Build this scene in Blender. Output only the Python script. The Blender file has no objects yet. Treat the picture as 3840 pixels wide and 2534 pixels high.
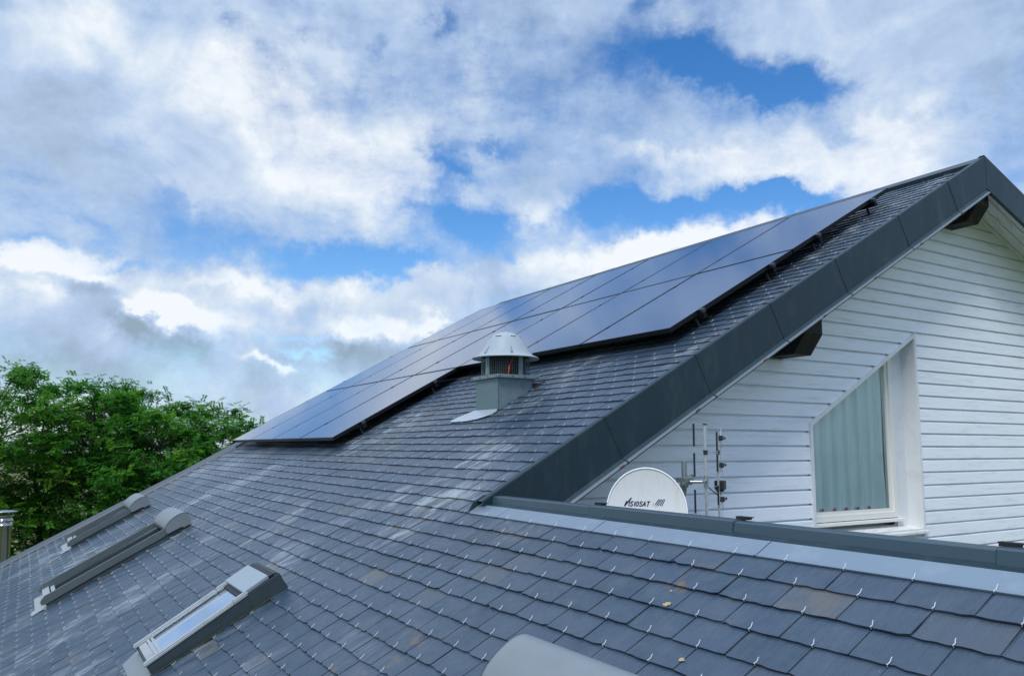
import bpy, bmesh, math, random
from mathutils import Vector, Matrix
random.seed(7)
C = bpy.context.scene.collection
sc = bpy.context.scene
ZC = 6.3                                   # camera height above the meadow
# ---------------------------------------------------------------- camera
cam = bpy.data.cameras.new("camera"); camo = bpy.data.objects.new("camera", cam); C.objects.link(camo)
R_ = Vector((0.85295201, -0.52198652, 0.0017144)); U_ = Vector((-0.05966306, -0.09422853, 0.99376119)); F_ = Vector((0.5185684, 0.84773289, 0.11151573))
m = Matrix.Identity(4)
for i in range(3):
    m[i][0] = R_[i]; m[i][1] = U_[i]; m[i][2] = -F_[i]
m[2][3] = ZC
camo.matrix_world = m
cam.sensor_width = 36; cam.lens = 27.91; cam.shift_y = 0.0198; cam.clip_start = 0.05; cam.clip_end = 2000
sc.camera = camo
# ---------------------------------------------------------------- view
sc.view_settings.view_transform = 'Standard'; sc.view_settings.look = 'None'
sc.view_settings.exposure = 0.0; sc.view_settings.gamma = 1
# ---------------------------------------------------------------- sun
SUN_EL, SUN_AZ = 52.0, 235.0               # degrees; azimuth clockwise from +Y
sun = bpy.data.lights.new("sun", 'SUN'); suno = bpy.data.objects.new("sun", sun); C.objects.link(suno)
sun.energy = 2.3; sun.angle = math.radians(16); sun.color = (1, .965, .93)
el, az = math.radians(SUN_EL), math.radians(SUN_AZ)
sd = Vector((math.sin(az)*math.cos(el), math.cos(az)*math.cos(el), math.sin(el)))
suno.rotation_euler = sd.to_track_quat('Z', 'Y').to_euler(); suno.location = (0, -5, 20)
# ---------------------------------------------------------------- sky: Nishita blue with clouds laid out by direction
COVER=[(9.883,-3.219,0.288,6.919,11.136,-51.99,-1.1),(11.138,-4.762,-0.415,5.78,17.16,-77.913,-1),(19.881,-1.423,-5.421,-10.69,12.965,-43.539,-0.75),(18.963,-1.84,0.964,14.729,23.685,-116.6,-0.7),(30.12,3.802,-17.822,-47.128,17.437,-60.423,-0.5),(37.359,0.474,-16.065,-29.328,22.616,-63.984,-0.5),(39.506,0.555,-9.805,-16.226,29.216,-79.005,-0.4),(46.956,1.447,-0.503,13.044,44.857,-139.048,-0.3),(45.871,0.408,2.793,20.473,32.999,-138.366,-0.45),(15.294,-4.347,-0.842,6.988,28.425,-100.984,-0.5),(50.569,-24.677,0.696,5.334,8.628,-26.857,-0.6),(38.852,-20.401,0.398,16.157,26.124,-84.555,-0.6),(30.99,-18.739,3.272,32.976,33.709,-113.717,-0.65),(12.301,-6.15,-1.051,4.348,16.112,-53.343,-0.9),(10.92,-6.145,-1.029,2.597,10.8,-38.955,-0.95),(64.459,-32.681,0.771,15.065,24.451,-50.813,-0.6),(75.224,-10.217,-36.791,-19.733,44.402,-66.906,-0.4),(44.177,-9.988,-5.904,10.443,55.649,-110.115,-0.45),(79.504,-4.481,-21.332,-11.586,54.325,-101.749,-0.4),(71.194,-3.507,-7.155,12.989,67.491,-131.937,-0.4),(48.342,-5.248,-13.692,-7.843,34.86,-66.283,-0.3),(21.671,-6.373,1.847,33.562,28.172,-254.238,-0.7),(23.524,-6.576,-0.45,3.346,24.209,-191.648,-0.7),(7.235,-0.387,0.398,2.636,4.216,-27.871,0.5),(8.043,-3.187,0.181,2.548,4.055,-33.253,0.35),(10.569,-8.08,-3.45,2.233,20.406,-33.465,-1.2),(10.754,-11.387,-1.765,10.209,26.385,-56.247,-0.9),(21.372,-22.694,-6.203,6.704,29.119,-51.449,-0.8),(63.774,-53.599,-1.253,23.742,38.542,-77.265,-0.5),(25.832,-25.573,-13.824,0.095,43.792,-59.095,-0.5),(7.591,-6.215,0.379,14.792,16.66,-70.494,-0.95),(7.126,-6.642,0.301,12.078,13.125,-62.24,-0.95),(8.051,-8.993,0.24,17.449,19.471,-84.933,-0.9),(11.907,-15.342,0.859,32.824,28.785,-141.701,-0.6),(9.62,-12.548,1.475,19.672,10.614,-77.334,-0.9),(72.848,-45.118,0.096,12.186,19.59,-97.878,-0.6),(31.751,-13.932,-19.354,-9.771,34.248,-43.151,-0.35),(24.318,-11.078,-9.299,-5.244,31.815,-55.844,-0.3),(24.15,-15.876,-0.055,5.47,8.825,-34.513,1.3),(3.977,-3.465,0.833,10.51,3.655,-38.911,1),(4.338,-1.113,0.155,7.323,11.743,-68.298,0.5),(15.057,-0.015,-0.229,1.03,11.174,-56.984,0.6),(18.231,-3.879,-9.474,-21.323,23.839,-52.565,0.5),(7.245,-11.485,-0.654,3.564,5.78,-13.095,0.4),(7.87,-0.855,-2.517,-6.062,9.189,-24.422,0.5),(12.043,1.041,-2.74,-3.075,6.616,-16.435,0.75),(10.111,-0.236,-2.618,-2.728,9.292,-19.217,0.25)]
BRIGHT=[(6.547,-0.931,-2.162,-3.609,8.312,-17.979,0.55),(10.839,-2.59,-4.564,-7.488,12.609,-27.341,0.35),(17.075,3.111,-7.789,-16.935,16.038,-32.365,0.35),(23.265,-0.245,1.374,8.224,13.343,-28.78,0.2),(17.638,-0.186,1.041,7.089,11.482,-31.102,-0.28),(6.296,-2.15,0.174,9.268,15.043,-30.952,-0.12),(26.35,-0.183,-0.422,2.437,17.51,-81.004,1.3),(69.266,0.948,4.248,11.196,18.011,-86.752,0.8),(17.87,-1.81,-3.462,-15.406,14.934,-78.639,1.2),(27.157,-0.643,-2.599,-9.218,22.335,-110.927,0.5),(36.839,0.061,2.218,5.283,8.471,-49.268,0.5),(14.963,-5.818,0.347,5.334,8.52,-59.809,0.8),(7.315,-1.877,0.261,9.463,15.183,-85.366,0.4),(44.812,-22.163,0.589,8.261,13.176,-98.585,0.8),(52.33,-13.429,1.868,11.219,17.696,-193.632,0.8),(29.219,-2.296,-5.504,-14.931,11.688,-70.983,-0.75),(17.676,-0.496,-2.265,-10.939,15.586,-82.536,-0.6),(42,-7.38,1.822,5.809,9.217,-83.583,-0.8),(7.222,-0.386,0.397,3.107,4.893,-56.212,-0.35),(32.688,-11.165,0.904,5.524,8.779,-75.609,-0.4),(10.023,-4.048,0.218,3.38,5.36,-49.919,-0.35),(8.612,-10.424,-0.471,7.46,12.063,-38.851,0.6),(10.679,-15.482,-0.827,5.935,9.602,-29.191,0.6),(11.996,-10.612,-0.286,16.314,26.384,-83.325,0.4),(23.838,-32.554,-1.656,7.453,12.063,-35.346,-0.45),(4.316,-4.665,1.125,11.031,2.572,-36.98,0.8),(23.055,-15.156,-0.053,5.813,9.379,-36.68,0.5),(6.956,-12.42,-0.76,3.858,6.253,-15.258,-0.1)]

w = bpy.data.worlds.new("World"); sc.world = w; w.use_nodes = True
nt = w.node_tree; nt.nodes.clear(); L = nt.links.new
def N(t, **k):
    n = nt.nodes.new(t)
    for a, b in k.items(): setattr(n, a, b)
    return n
def inp(n, i, v):
    if hasattr(v, 'is_linked') or isinstance(v, bpy.types.NodeSocket): L(v, n.inputs[i])
    else: n.inputs[i].default_value = v
def M(op, *a, clamp=False):
    n = N('ShaderNodeMath', operation=op, use_clamp=clamp)
    for i, v in enumerate(a): inp(n, i, v)
    return n.outputs[0]
def VM(op, *a):
    n = N('ShaderNodeVectorMath', operation=op)
    for i, v in enumerate(a): inp(n, i, v)
    return n.outputs['Value'] if op in ('DOT_PRODUCT', 'LENGTH') else n.outputs[0]
def noise(vec, scale, detail, rough=.55, out='Fac', dist=0.0):
    n = N('ShaderNodeTexNoise'); n.inputs['Scale'].default_value = scale; n.inputs['Detail'].default_value = detail
    n.inputs['Roughness'].default_value = rough; n.inputs['Distortion'].default_value = dist; L(vec, n.inputs['Vector'])
    return n.outputs[out]
tc = N('ShaderNodeTexCoord'); D0 = tc.outputs['Generated']
wv = VM('SCALE', VM('SUBTRACT', noise(D0, 5.5, 6, .62, 'Color'), (.5, .5, .5))); wv.node.inputs[3].default_value = .16
wv2 = VM('SCALE', VM('SUBTRACT', noise(D0, 22, 5, .6, 'Color'), (.5, .5, .5))); wv2.node.inputs[3].default_value = .03
D = VM('ADD', VM('ADD', D0, wv), wv2)
def field(blobs, D):
    acc = None
    for b in blobs:
        x = VM('DOT_PRODUCT', D, b[0:3]); y = VM('DOT_PRODUCT', D, b[3:6])
        d2 = M('MULTIPLY_ADD', x, x, M('MULTIPLY', y, y))
        g = M('POWER', 2.718, M('MULTIPLY', d2, -.75))
        acc = M('MULTIPLY', g, b[6]) if acc is None else M('MULTIPLY_ADD', g, b[6], acc)
    return acc
# stretched noise for the drifting veils
mp = N('ShaderNodeMapping'); mp.inputs['Rotation'].default_value = (0, math.radians(22), math.radians(-30)); mp.inputs['Scale'].default_value = (1, 1, 2.3)
L(D0, mp.inputs['Vector']); DS = mp.outputs[0]
n1 = noise(DS, 5.0, 8, .62); n2 = noise(D, 14, 8, .62); n3 = noise(D0, 8.0, 7, .6, dist=.6); n4 = noise(D0, 30.0, 6, .65)
cov = M('ADD', field(COVER, D), .60)
cov = M('MULTIPLY_ADD', M('SUBTRACT', n1, .5), 1.9, cov)
cov = M('MULTIPLY_ADD', M('SUBTRACT', n2, .5), 1.05, cov)
mr = N('ShaderNodeMapRange', interpolation_type='SMOOTHSTEP'); L(cov, mr.inputs[0]); mr.inputs[1].default_value = -.38; mr.inputs[2].default_value = 1.0
alpha = mr.outputs[0]
br = M('ADD', field(BRIGHT, D), .53)
br = M('MULTIPLY_ADD', M('SUBTRACT', n3, .5), 1.15, br)
br = M('MULTIPLY_ADD', M('SUBTRACT', n4, .5), .38, br)
br = M('MULTIPLY_ADD', M('SUBTRACT', n1, .5), .5, br)
cr = N('ShaderNodeValToRGB'); L(br, cr.inputs[0]); e = cr.color_ramp.elements
e[0].position = 0.0; e[0].color = (.30, .41, .52, 1); e[1].position = 1.0; e[1].color = (.90, .95, 1, 1)
for p_, c_ in ((.25, (.38, .50, .68, 1)), (.5, (.47, .61, .84, 1)), (.75, (.66, .77, .91, 1))):
    q = e.new(p_); q.color = c_
sky = N('ShaderNodeTexSky', sky_type='NISHITA'); sky.sun_disc = False
sky.sun_elevation = el; sky.sun_rotation = az; sky.altitude = 50; sky.air_density = 1.0; sky.dust_density = .3; sky.ozone_density = 2.0
hs = N('ShaderNodeHueSaturation'); hs.inputs['Saturation'].default_value = 1.36; hs.inputs['Hue'].default_value = .506; hs.inputs['Value'].default_value = 1.35; L(sky.outputs[0], hs.inputs['Color'])
SKY_STRENGTH = .12
zn = N('ShaderNodeMapRange', interpolation_type='SMOOTHSTEP'); sx = N('ShaderNodeSeparateXYZ'); L(D0, sx.inputs[0]); L(sx.outputs[2], zn.inputs[0])
zn.inputs[1].default_value = .5; zn.inputs[2].default_value = .95; zn.inputs[3].default_value = 1.0/SKY_STRENGTH; zn.inputs[4].default_value = 2.1/SKY_STRENGTH   # overcast is brightest overhead
cl = VM('SCALE', cr.outputs[0]); L(zn.outputs[0], cl.node.inputs[3])
mx = N('ShaderNodeMix', data_type='RGBA'); L(alpha, mx.inputs[0]); L(hs.outputs[0], mx.inputs[6]); L(cl, mx.inputs[7])
bg = N('ShaderNodeBackground'); bg.inputs[1].default_value = SKY_STRENGTH; L(mx.outputs[2], bg.inputs[0])
wo = N('ShaderNodeOutputWorld'); L(bg.outputs[0], wo.inputs[0])
try: w.cycles.sampling_method = 'MANUAL'; w.cycles.sample_map_resolution = 512
except Exception: pass
# ---------------------------------------------------------------- geometry frame of the main slope
SL = 0.509962088; H = 1.33; CS, SN, TN = math.cos(SL), math.sin(SL), math.tan(SL)
def rp(u, y, n=0.0):                       # u up the slope, y along the ridge, n off the slates
    n -= .010                              # the measured plane is the top of the slate tails
    return Vector((u*CS - (n-H)*SN, y, u*SN + (n-H)*CS + ZC))
SR = math.atan(.385); XR = 7.49; ZR = TN*XR - H/CS      # far slope, ridge line
def rq(v, y, n=0.0):                       # v down the other slope
    return Vector((XR + v*math.cos(SR) + n*math.sin(SR), y, ZR - v*math.sin(SR) + n*math.cos(SR) + ZC))
UR = (XR - H*SN)/CS                        # u of the ridge
YW = 4.20; YG = 3.80                       # cladding face, outer face of the verge flashing
# ---------------------------------------------------------------- mesh helpers
class MB:
    def __init__(s): s.v = []; s.f = []; s.smooth = []; s.col = []
    def poly(s, pts, faces, smooth=False, col=None):
        b = len(s.v); s.v += [Vector(p) for p in pts]
        for f in faces:
            s.f.append([b+i for i in f]); s.smooth.append(smooth); s.col.append(col if col is not None else 0.0)
    def hexa(s, p, col=None):              # 8 corners: bottom ring 0-3, top ring 4-7
        s.poly(p, [(3,2,1,0),(4,5,6,7),(0,1,5,4),(1,2,6,5),(2,3,7,6),(3,0,4,7)], col=col)
    def box(s, x0, x1, y0, y1, z0, z1, T=None, col=None):
        p = [(x0,y0,z0),(x1,y0,z0),(x1,y1,z0),(x0,y1,z0),(x0,y0,z1),(x1,y0,z1),(x1,y1,z1),(x0,y1,z1)]
        if T: p = [T(*q) for q in p]
        s.hexa(p, col)
    def prism(s, ringA, ringB, caps=True, smooth=False):      # two matching rings of points
        n = len(ringA)
        fs = [(i, (i+1) % n, n+(i+1) % n, n+i) for i in range(n)]
        s.poly(list(ringA)+list(ringB), fs, smooth)
        if caps:
            s.poly(ringA, [tuple(range(n))[::-1]]); s.poly(ringB, [tuple(range(n))])
    def strip(s, A, B, smooth=False):      # open sheet between two polylines
        n = len(A); s.poly(list(A)+list(B), [(i, i+1, n+i+1, n+i) for i in range(n-1)], smooth)
    def tube(s, pts, r, k=8, caps=True, r2=None):
        pts = [Vector(p) for p in pts]; rings = []
        for i, p in enumerate(pts):
            d = (pts[min(i+1, len(pts)-1)] - pts[max(i-1, 0)]).normalized()
            a = d.orthogonal().normalized() if i == 0 else (rings_a - d*rings_a.dot(d)).normalized()
            rings_a = a; b = d.cross(a); rr = r if r2 is None else r + (r2-r)*i/max(1, len(pts)-1)
            rings.append([p + (a*math.cos(2*math.pi*j/k) + b*math.sin(2*math.pi*j/k))*rr for j in range(k)])
        allp = [q for g in rings for q in g]
        fs = [(i*k+j, i*k+(j+1) % k, (i+1)*k+(j+1) % k, (i+1)*k+j) for i in range(len(pts)-1) for j in range(k)]
        s.poly(allp, fs, k > 5)
        if caps: s.poly(rings[0], [tuple(range(k))[::-1]]); s.poly(rings[-1], [tuple(range(k))])
    def lathe(s, c, prof, k=32, smooth=True, caps=(False, False)):    # prof: (r, z) about the vertical through c
        c = Vector(c); p = [c + Vector((r*math.cos(2*math.pi*j/k), r*math.sin(2*math.pi*j/k), z)) for r, z in prof for j in range(k)]
        s.poly(p, [(i*k+j, i*k+(j+1) % k, (i+1)*k+(j+1) % k, (i+1)*k+j) for i in range(len(prof)-1) for j in range(k)], smooth)
        if caps[0]: s.poly(p[:k], [tuple(range(k))[::-1]])
        if caps[1]: s.poly(p[-k:], [tuple(range(k))])
    def build(s, name, mat, parent=None, kind=None, label=None, bevel=0.0, inv=True, fix=True):
        me = bpy.data.meshes.new(name)
        if parent is not None and inv:
            W = parent_world(parent).inverted(); vs = [W @ p for p in s.v]
        else: vs = s.v
        me.from_pydata([tuple(p) for p in vs], [], s.f)
        me.polygons.foreach_set('use_smooth', s.smooth)
        if any(s.col):
            at = me.attributes.new('rnd', 'FLOAT', 'FACE'); at.data.foreach_set('value', s.col)
        if fix:
            bm = bmesh.new(); bm.from_mesh(me); bmesh.ops.recalc_face_normals(bm, faces=bm.faces); bm.to_mesh(me); bm.free()
        me.materials.append(mat); me.update()
        o = bpy.data.objects.new(name, me); C.objects.link(o)
        if parent is not None: o.parent = parent
        if kind: o['kind'] = kind
        if label: o['label'] = label
        if bevel:
            b = o.modifiers.new('bevel', 'BEVEL'); b.width = bevel; b.segments = 2; b.limit_method = 'ANGLE'; b.angle_limit = math.radians(35)
        return o
def parent_world(p):
    Mx = Matrix.LocRotScale(p.location, p.rotation_euler, p.scale)
    return (parent_world(p.parent) @ Mx) if p.parent else Mx
def tag(o, label, cat, group=None):
    o['label'] = label; o['category'] = cat
    if group: o['group'] = group
    return o
def thing(name, label, cat, loc, rot=(0,0,0), group=None):
    o = bpy.data.objects.new(name, None); C.objects.link(o); o.location = loc; o.rotation_euler = rot; o.empty_display_size = .1
    return tag(o, label, cat, group)
# ---------------------------------------------------------------- materials
def mat(name, col, rough=.6, metal=0.0, var=.0, vscale=3.0, bump=0.0, bscale=60.0, spec=.5, dirt=None, dscale=4.0, damt=.3, coat=0.0, vec='Object', stretch=None):
    m = bpy.data.materials.new(name); m.use_nodes = True; t = m.node_tree; B = t.nodes['Principled BSDF']
    B.inputs['Base Color'].default_value = (*col, 1); B.inputs['Roughness'].default_value = rough; B.inputs['Metallic'].default_value = metal
    B.inputs['Specular IOR Level'].default_value = spec; B.inputs['Coat Weight'].default_value = coat
    tc = t.nodes.new('ShaderNodeTexCoord'); co = tc.outputs[vec]
    if stretch:
        mp = t.nodes.new('ShaderNodeMapping'); mp.inputs['Scale'].default_value = stretch; t.links.new(co, mp.inputs[0]); co = mp.outputs[0]
    last = None
    def nz(sc_, det=5, ro=.6):
        n = t.nodes.new('ShaderNodeTexNoise'); n.inputs['Scale'].default_value = sc_; n.inputs['Detail'].default_value = det; n.inputs['Roughness'].default_value = ro
        t.links.new(co, n.inputs['Vector']); return n.outputs['Fac']
    if var:
        mixn = t.nodes.new('ShaderNodeMix'); mixn.data_type = 'RGBA'; t.links.new(nz(vscale), mixn.inputs[0])
        mixn.inputs[6].default_value = (*[c*(1-var) for c in col], 1); mixn.inputs[7].default_value = (*[min(1, c*(1+var)) for c in col], 1)
        last = mixn.outputs[2]
    if dirt:
        r = t.nodes.new('ShaderNodeMapRange'); t.links.new(nz(dscale, 8, .65), r.inputs[0]); r.inputs[1].default_value = .52; r.inputs[2].default_value = .72; r.inputs[4].default_value = damt
        mixn = t.nodes.new('ShaderNodeMix'); mixn.data_type = 'RGBA'; t.links.new(r.outputs[0], mixn.inputs[0])
        if last: t.links.new(last, mixn.inputs[6])
        else: mixn.inputs[6].default_value = (*col, 1)
        mixn.inputs[7].default_value = (*dirt, 1); last = mixn.outputs[2]
    if last: t.links.new(last, B.inputs['Base Color'])
    if bump:
        b = t.nodes.new('ShaderNodeBump'); b.inputs['Strength'].default_value = bump; b.inputs['Distance'].default_value = .01
        t.links.new(nz(bscale, 4), b.inputs['Height']); t.links.new(b.outputs[0], B.inputs['Normal'])
    return m
ZINC = mat('zinc_anthracite', (.012,.030,.042), .44, .0, .25, 2.2, .45, 4.5, .35, dirt=(.07,.10,.11), dscale=5, damt=.30, stretch=(1.6,1.6,.5))
ZLIP = mat('zinc_lip_lit', (.13,.165,.185), .42, .2, .15, 6, .05, 200)
ZFLAT = mat('zinc_apron', (.21,.27,.33), .34, .35, .12, 2.0, .06, 150, .5, dirt=(.36,.41,.44), dscale=9, damt=.35)
ZCAP = mat('zinc_ridge_cap', (.044,.076,.098), .36, .15, .12, 3, .05, 180)
GALV = mat('galvanised_sheet', (.20,.27,.29), .42, .35, .25, 30, .08, 160, .5, dirt=(.05,.07,.07), dscale=45, damt=.35)
GALVF = mat('galvanised_front', (.14,.205,.225), .45, .3, .2, 12, .08, 200)
WAPRON = mat('pale_apron', (.38,.44,.49), .35, .2, .08, 8)
COWL = mat('cowl_plastic', (.33,.385,.41), .38, .0, .10, 9, .03, 60, .5, dirt=(.36,.41,.42), dscale=9, damt=.4)
DARK = mat('black_void', (.006,.007,.008), .8)
RUB = mat('black_plastic', (.012,.013,.015), .5)
RED = mat('red_cable', (.36,.03,.02), .45)
STEEL = mat('galvanised_tube', (.34,.38,.38), .32, .75, .2, 20)
ALU = mat('aluminium', (.55,.57,.58), .38, .6, .12, 20)
HOOKM = mat('hook_wire', (.74,.76,.78), .40, .4)
SKYG = mat('skylight_grey', (.11,.135,.14), .42, .1, .12, 12, .03, 150, .5, dirt=(.10,.10,.09), dscale=10, damt=.3)
SKYH = mat('shutter_hood', (.205,.235,.25), .40, .1, .10, 8, .03, 150, .5, dirt=(.16,.17,.16), dscale=12, damt=.25)
SKYL = mat('skylight_light', (.37,.40,.41), .38, .15, .10, 12, .0, 50, .5, dirt=(.22,.21,.18), dscale=18, damt=.45)
SKYD = mat('skylight_flashing', (.042,.060,.068), .45, .1, .2, 10, .05, 120, .5, dirt=(.02,.022,.02), dscale=8, damt=.5)
WHITE = mat('white_paint', (.72,.74,.74), .5, 0, .05, 3, .06, 90, .4, dirt=(.45,.46,.44), dscale=7, damt=.35)
FRAMEW = mat('white_window_frame', (.80,.78,.72), .35, 0, .04, 5, 0, 50, .5)
BEAM = mat('black_stained_wood', (.010,.009,.009), .65, 0, .5, 6, .5, 40, .3, dirt=(.10,.07,.04), dscale=9, damt=.5)
SOFF = mat('soffit_boards', (.74,.75,.72), .6, 0, .1, 4, .1, 60, .3, dirt=(.20,.21,.18), dscale=5, damt=.6, stretch=(1.2,9,1.2))
DISHM = mat('dish_paint', (.66,.68,.65), .42, 0, .06, 4, 0, 50, .5, dirt=(.42,.38,.28), dscale=6, damt=.35, stretch=(3,3,.7))
NAVY = mat('navy_print', (.008,.010,.06), .4)
PFRAME = mat('black_anodised', (.008,.009,.012), .32, .3)
CLAMP = mat('clamp_grey', (.07,.075,.08), .4, .5)
RENDER_ = mat('wall_render', (.62,.60,.55), .85, 0, .08, 3, .2, 40)
CURT = mat('curtain_net', (.78,.985,.93), .9, 0, .22, 5, stretch=(2.5,2.5,.6))  # vertical streaks put light and dark of the folds into the colour
REDT = mat('red_tag', (.55,.06,.06), .7)
CHROME = mat('stainless_steel', (.36,.37,.37), .14, 1.0, .08, 6, .12, 9)
MOSS = mat('moss', (.035,.042,.014), .95, 0, .5, 40, .6, 90)
# solar glass: near-black cells under a slightly dusty glass sheet
def glassmat():
    m = mat('solar_glass', (.018,.055,.135), .09, 0, .15, 1.2, 0, 50, .5, dirt=(.040,.075,.150), dscale=2.2, damt=.4)
    B = m.node_tree.nodes['Principled BSDF']; B.inputs['IOR'].default_value = 2.15; return m
SOLAR = glassmat()
def pane(name, tint, fres=1.5, rough=.0):
    m = bpy.data.materials.new(name); m.use_nodes = True; t = m.node_tree; t.nodes.clear()
    o = t.nodes.new('ShaderNodeOutputMaterial'); mx = t.nodes.new('ShaderNodeMixShader'); tr = t.nodes.new('ShaderNodeBsdfTransparent'); gl = t.nodes.new('ShaderNodeBsdfGlossy'); f = t.nodes.new('ShaderNodeFresnel')
    f.inputs[0].default_value = fres; tr.inputs[0].default_value = (*tint, 1); gl.inputs['Roughness'].default_value = rough
    t.links.new(f.outputs[0], mx.inputs[0]); t.links.new(tr.outputs[0], mx.inputs[1]); t.links.new(gl.outputs[0], mx.inputs[2]); t.links.new(mx.outputs[0], o.inputs[0]); return m
CB = CURT.node_tree.nodes['Principled BSDF']; CB.inputs['Transmission Weight'].default_value = 0
PANE = pane('window_glass', (.97,1.0,.99), 1.33)
SKYPANE = mat('skylight_glass', (.62,.70,.78), .03, .9, 0, 1, 0, 1, 1.0); SKYPANE.node_tree.nodes['Principled BSDF'].inputs['IOR'].default_value = 2.6
# ---- slate: each slate has its own random number; lichen, rust and pale scaling have shapes of their own
def slatemat(name, brick=False):
    m = bpy.data.materials.new(name); m.use_nodes = True; t = m.node_tree; B = t.nodes['Principled BSDF']; K = t.links.new
    tc = t.nodes.new('ShaderNodeTexCoord'); mp = t.nodes.new('ShaderNodeMapping'); mp.inputs['Rotation'].default_value = (0, SL, 0); K(tc.outputs['Object'], mp.inputs[0]); co = mp.outputs[0]
    mg = t.nodes.new('ShaderNodeMapping'); mg.inputs['Scale'].default_value = (.45, 1.5, 1); K(co, mg.inputs[0])
    def nz(sc_, det, ro=.6, v=co):
        n = t.nodes.new('ShaderNodeTexNoise'); n.inputs['Scale'].default_value = sc_; n.inputs['Detail'].default_value = det; n.inputs['Roughness'].default_value = ro; K(v, n.inputs['Vector']); return n.outputs['Fac']
    def ramp(src, stops):
        r = t.nodes.new('ShaderNodeValToRGB'); K(src, r.inputs[0]); e = r.color_ramp.elements
        for i, (p, c) in enumerate(stops):
            q = e[i] if i < 2 else e.new(p); q.position = p; q.color = (*c, 1)
        return r.outputs[0]
    def mix(f, a, b, mode='MIX'):
        n = t.nodes.new('ShaderNodeMix'); n.data_type = 'RGBA'; n.blend_type = mode
        for i, v in ((0, f), (6, a), (7, b)):
            if hasattr(v, 'is_output'): K(v, n.inputs[i])
            else: n.inputs[i].default_value = v if i == 0 else (*v, 1)
        return n.outputs[2]
    def mr(src, a, b, c=0., d=1.):
        n = t.nodes.new('ShaderNodeMapRange'); K(src, n.inputs[0]); n.inputs[1].default_value = a; n.inputs[2].default_value = b; n.inputs[3].default_value = c; n.inputs[4].default_value = d; return n.outputs[0]
    def mul(a, b):
        n = t.nodes.new('ShaderNodeMath'); n.operation = 'MULTIPLY'; K(a, n.inputs[0]); K(b, n.inputs[1]); return n.outputs[0]
    at = t.nodes.new('ShaderNodeAttribute'); at.attribute_name = 'rnd'; rnd = at.outputs['Fac']
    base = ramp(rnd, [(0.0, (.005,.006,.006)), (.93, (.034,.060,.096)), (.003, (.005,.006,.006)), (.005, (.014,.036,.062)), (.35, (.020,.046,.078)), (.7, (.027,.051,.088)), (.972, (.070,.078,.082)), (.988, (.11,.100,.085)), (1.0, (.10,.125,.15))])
    base = mix(mr(nz(9, 6), .35, .7), base, (.046,.072,.105)); base = mix(mr(nz(1.1, 4), .4, .7, 0, .35), base, (.026,.042,.062))
    # pale scaling in streaks down the slope, strongest in patches
    fr = t.nodes.new('ShaderNodeMath'); fr.operation = 'FRACT'; m7 = t.nodes.new('ShaderNodeMath'); m7.operation = 'MULTIPLY'; m7.inputs[1].default_value = 13.7; K(rnd, m7.inputs[0]); K(m7.outputs[0], fr.inputs[0])
    sy = t.nodes.new('ShaderNodeSeparateXYZ'); K(co, sy.inputs[0])
    pale = mul(mul(mr(nz(1.05, 3, .5), .50, .62), mr(nz(11, 8, .72, mg.outputs[0]), .44, .64)), mul(mr(fr.outputs[0], .1, .6, .25, 1.), mr(sy.outputs[1], -3.1, -1.9))); base = mix(pale, base, (.33,.38,.40))
    pale2 = mr(nz(55, 5, .7), .70, .78, 0, .8); base = mix(pale2, base, (.30,.33,.35))
    rust = mul(mr(nz(2.1, 3, .5), .56, .64), mr(nz(10, 7, .7), .52, .70)); base = mix(rust, base, (.15,.105,.055))
    K(base, B.inputs['Base Color'])
    K(mr(nz(30, 5), .3, .7, .26, .46), B.inputs['Roughness']); B.inputs['Specular IOR Level'].default_value = .5; B.inputs['IOR'].default_value = 1.62
    bp = t.nodes.new('ShaderNodeBump'); bp.inputs['Strength'].default_value = .8; bp.inputs['Distance'].default_value = .006
    K(nz(26, 8, .62, mg.outputs[0]), bp.inputs['Height']); K(bp.outputs[0], B.inputs['Normal'])
    return m
SLATE = slatemat('slate')
# ================================================================ the house
house = thing('house', 'slate roofed house with grey clad gable, skylights and dark zinc verge flashing', 'house', (5, 6, 0))
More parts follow.
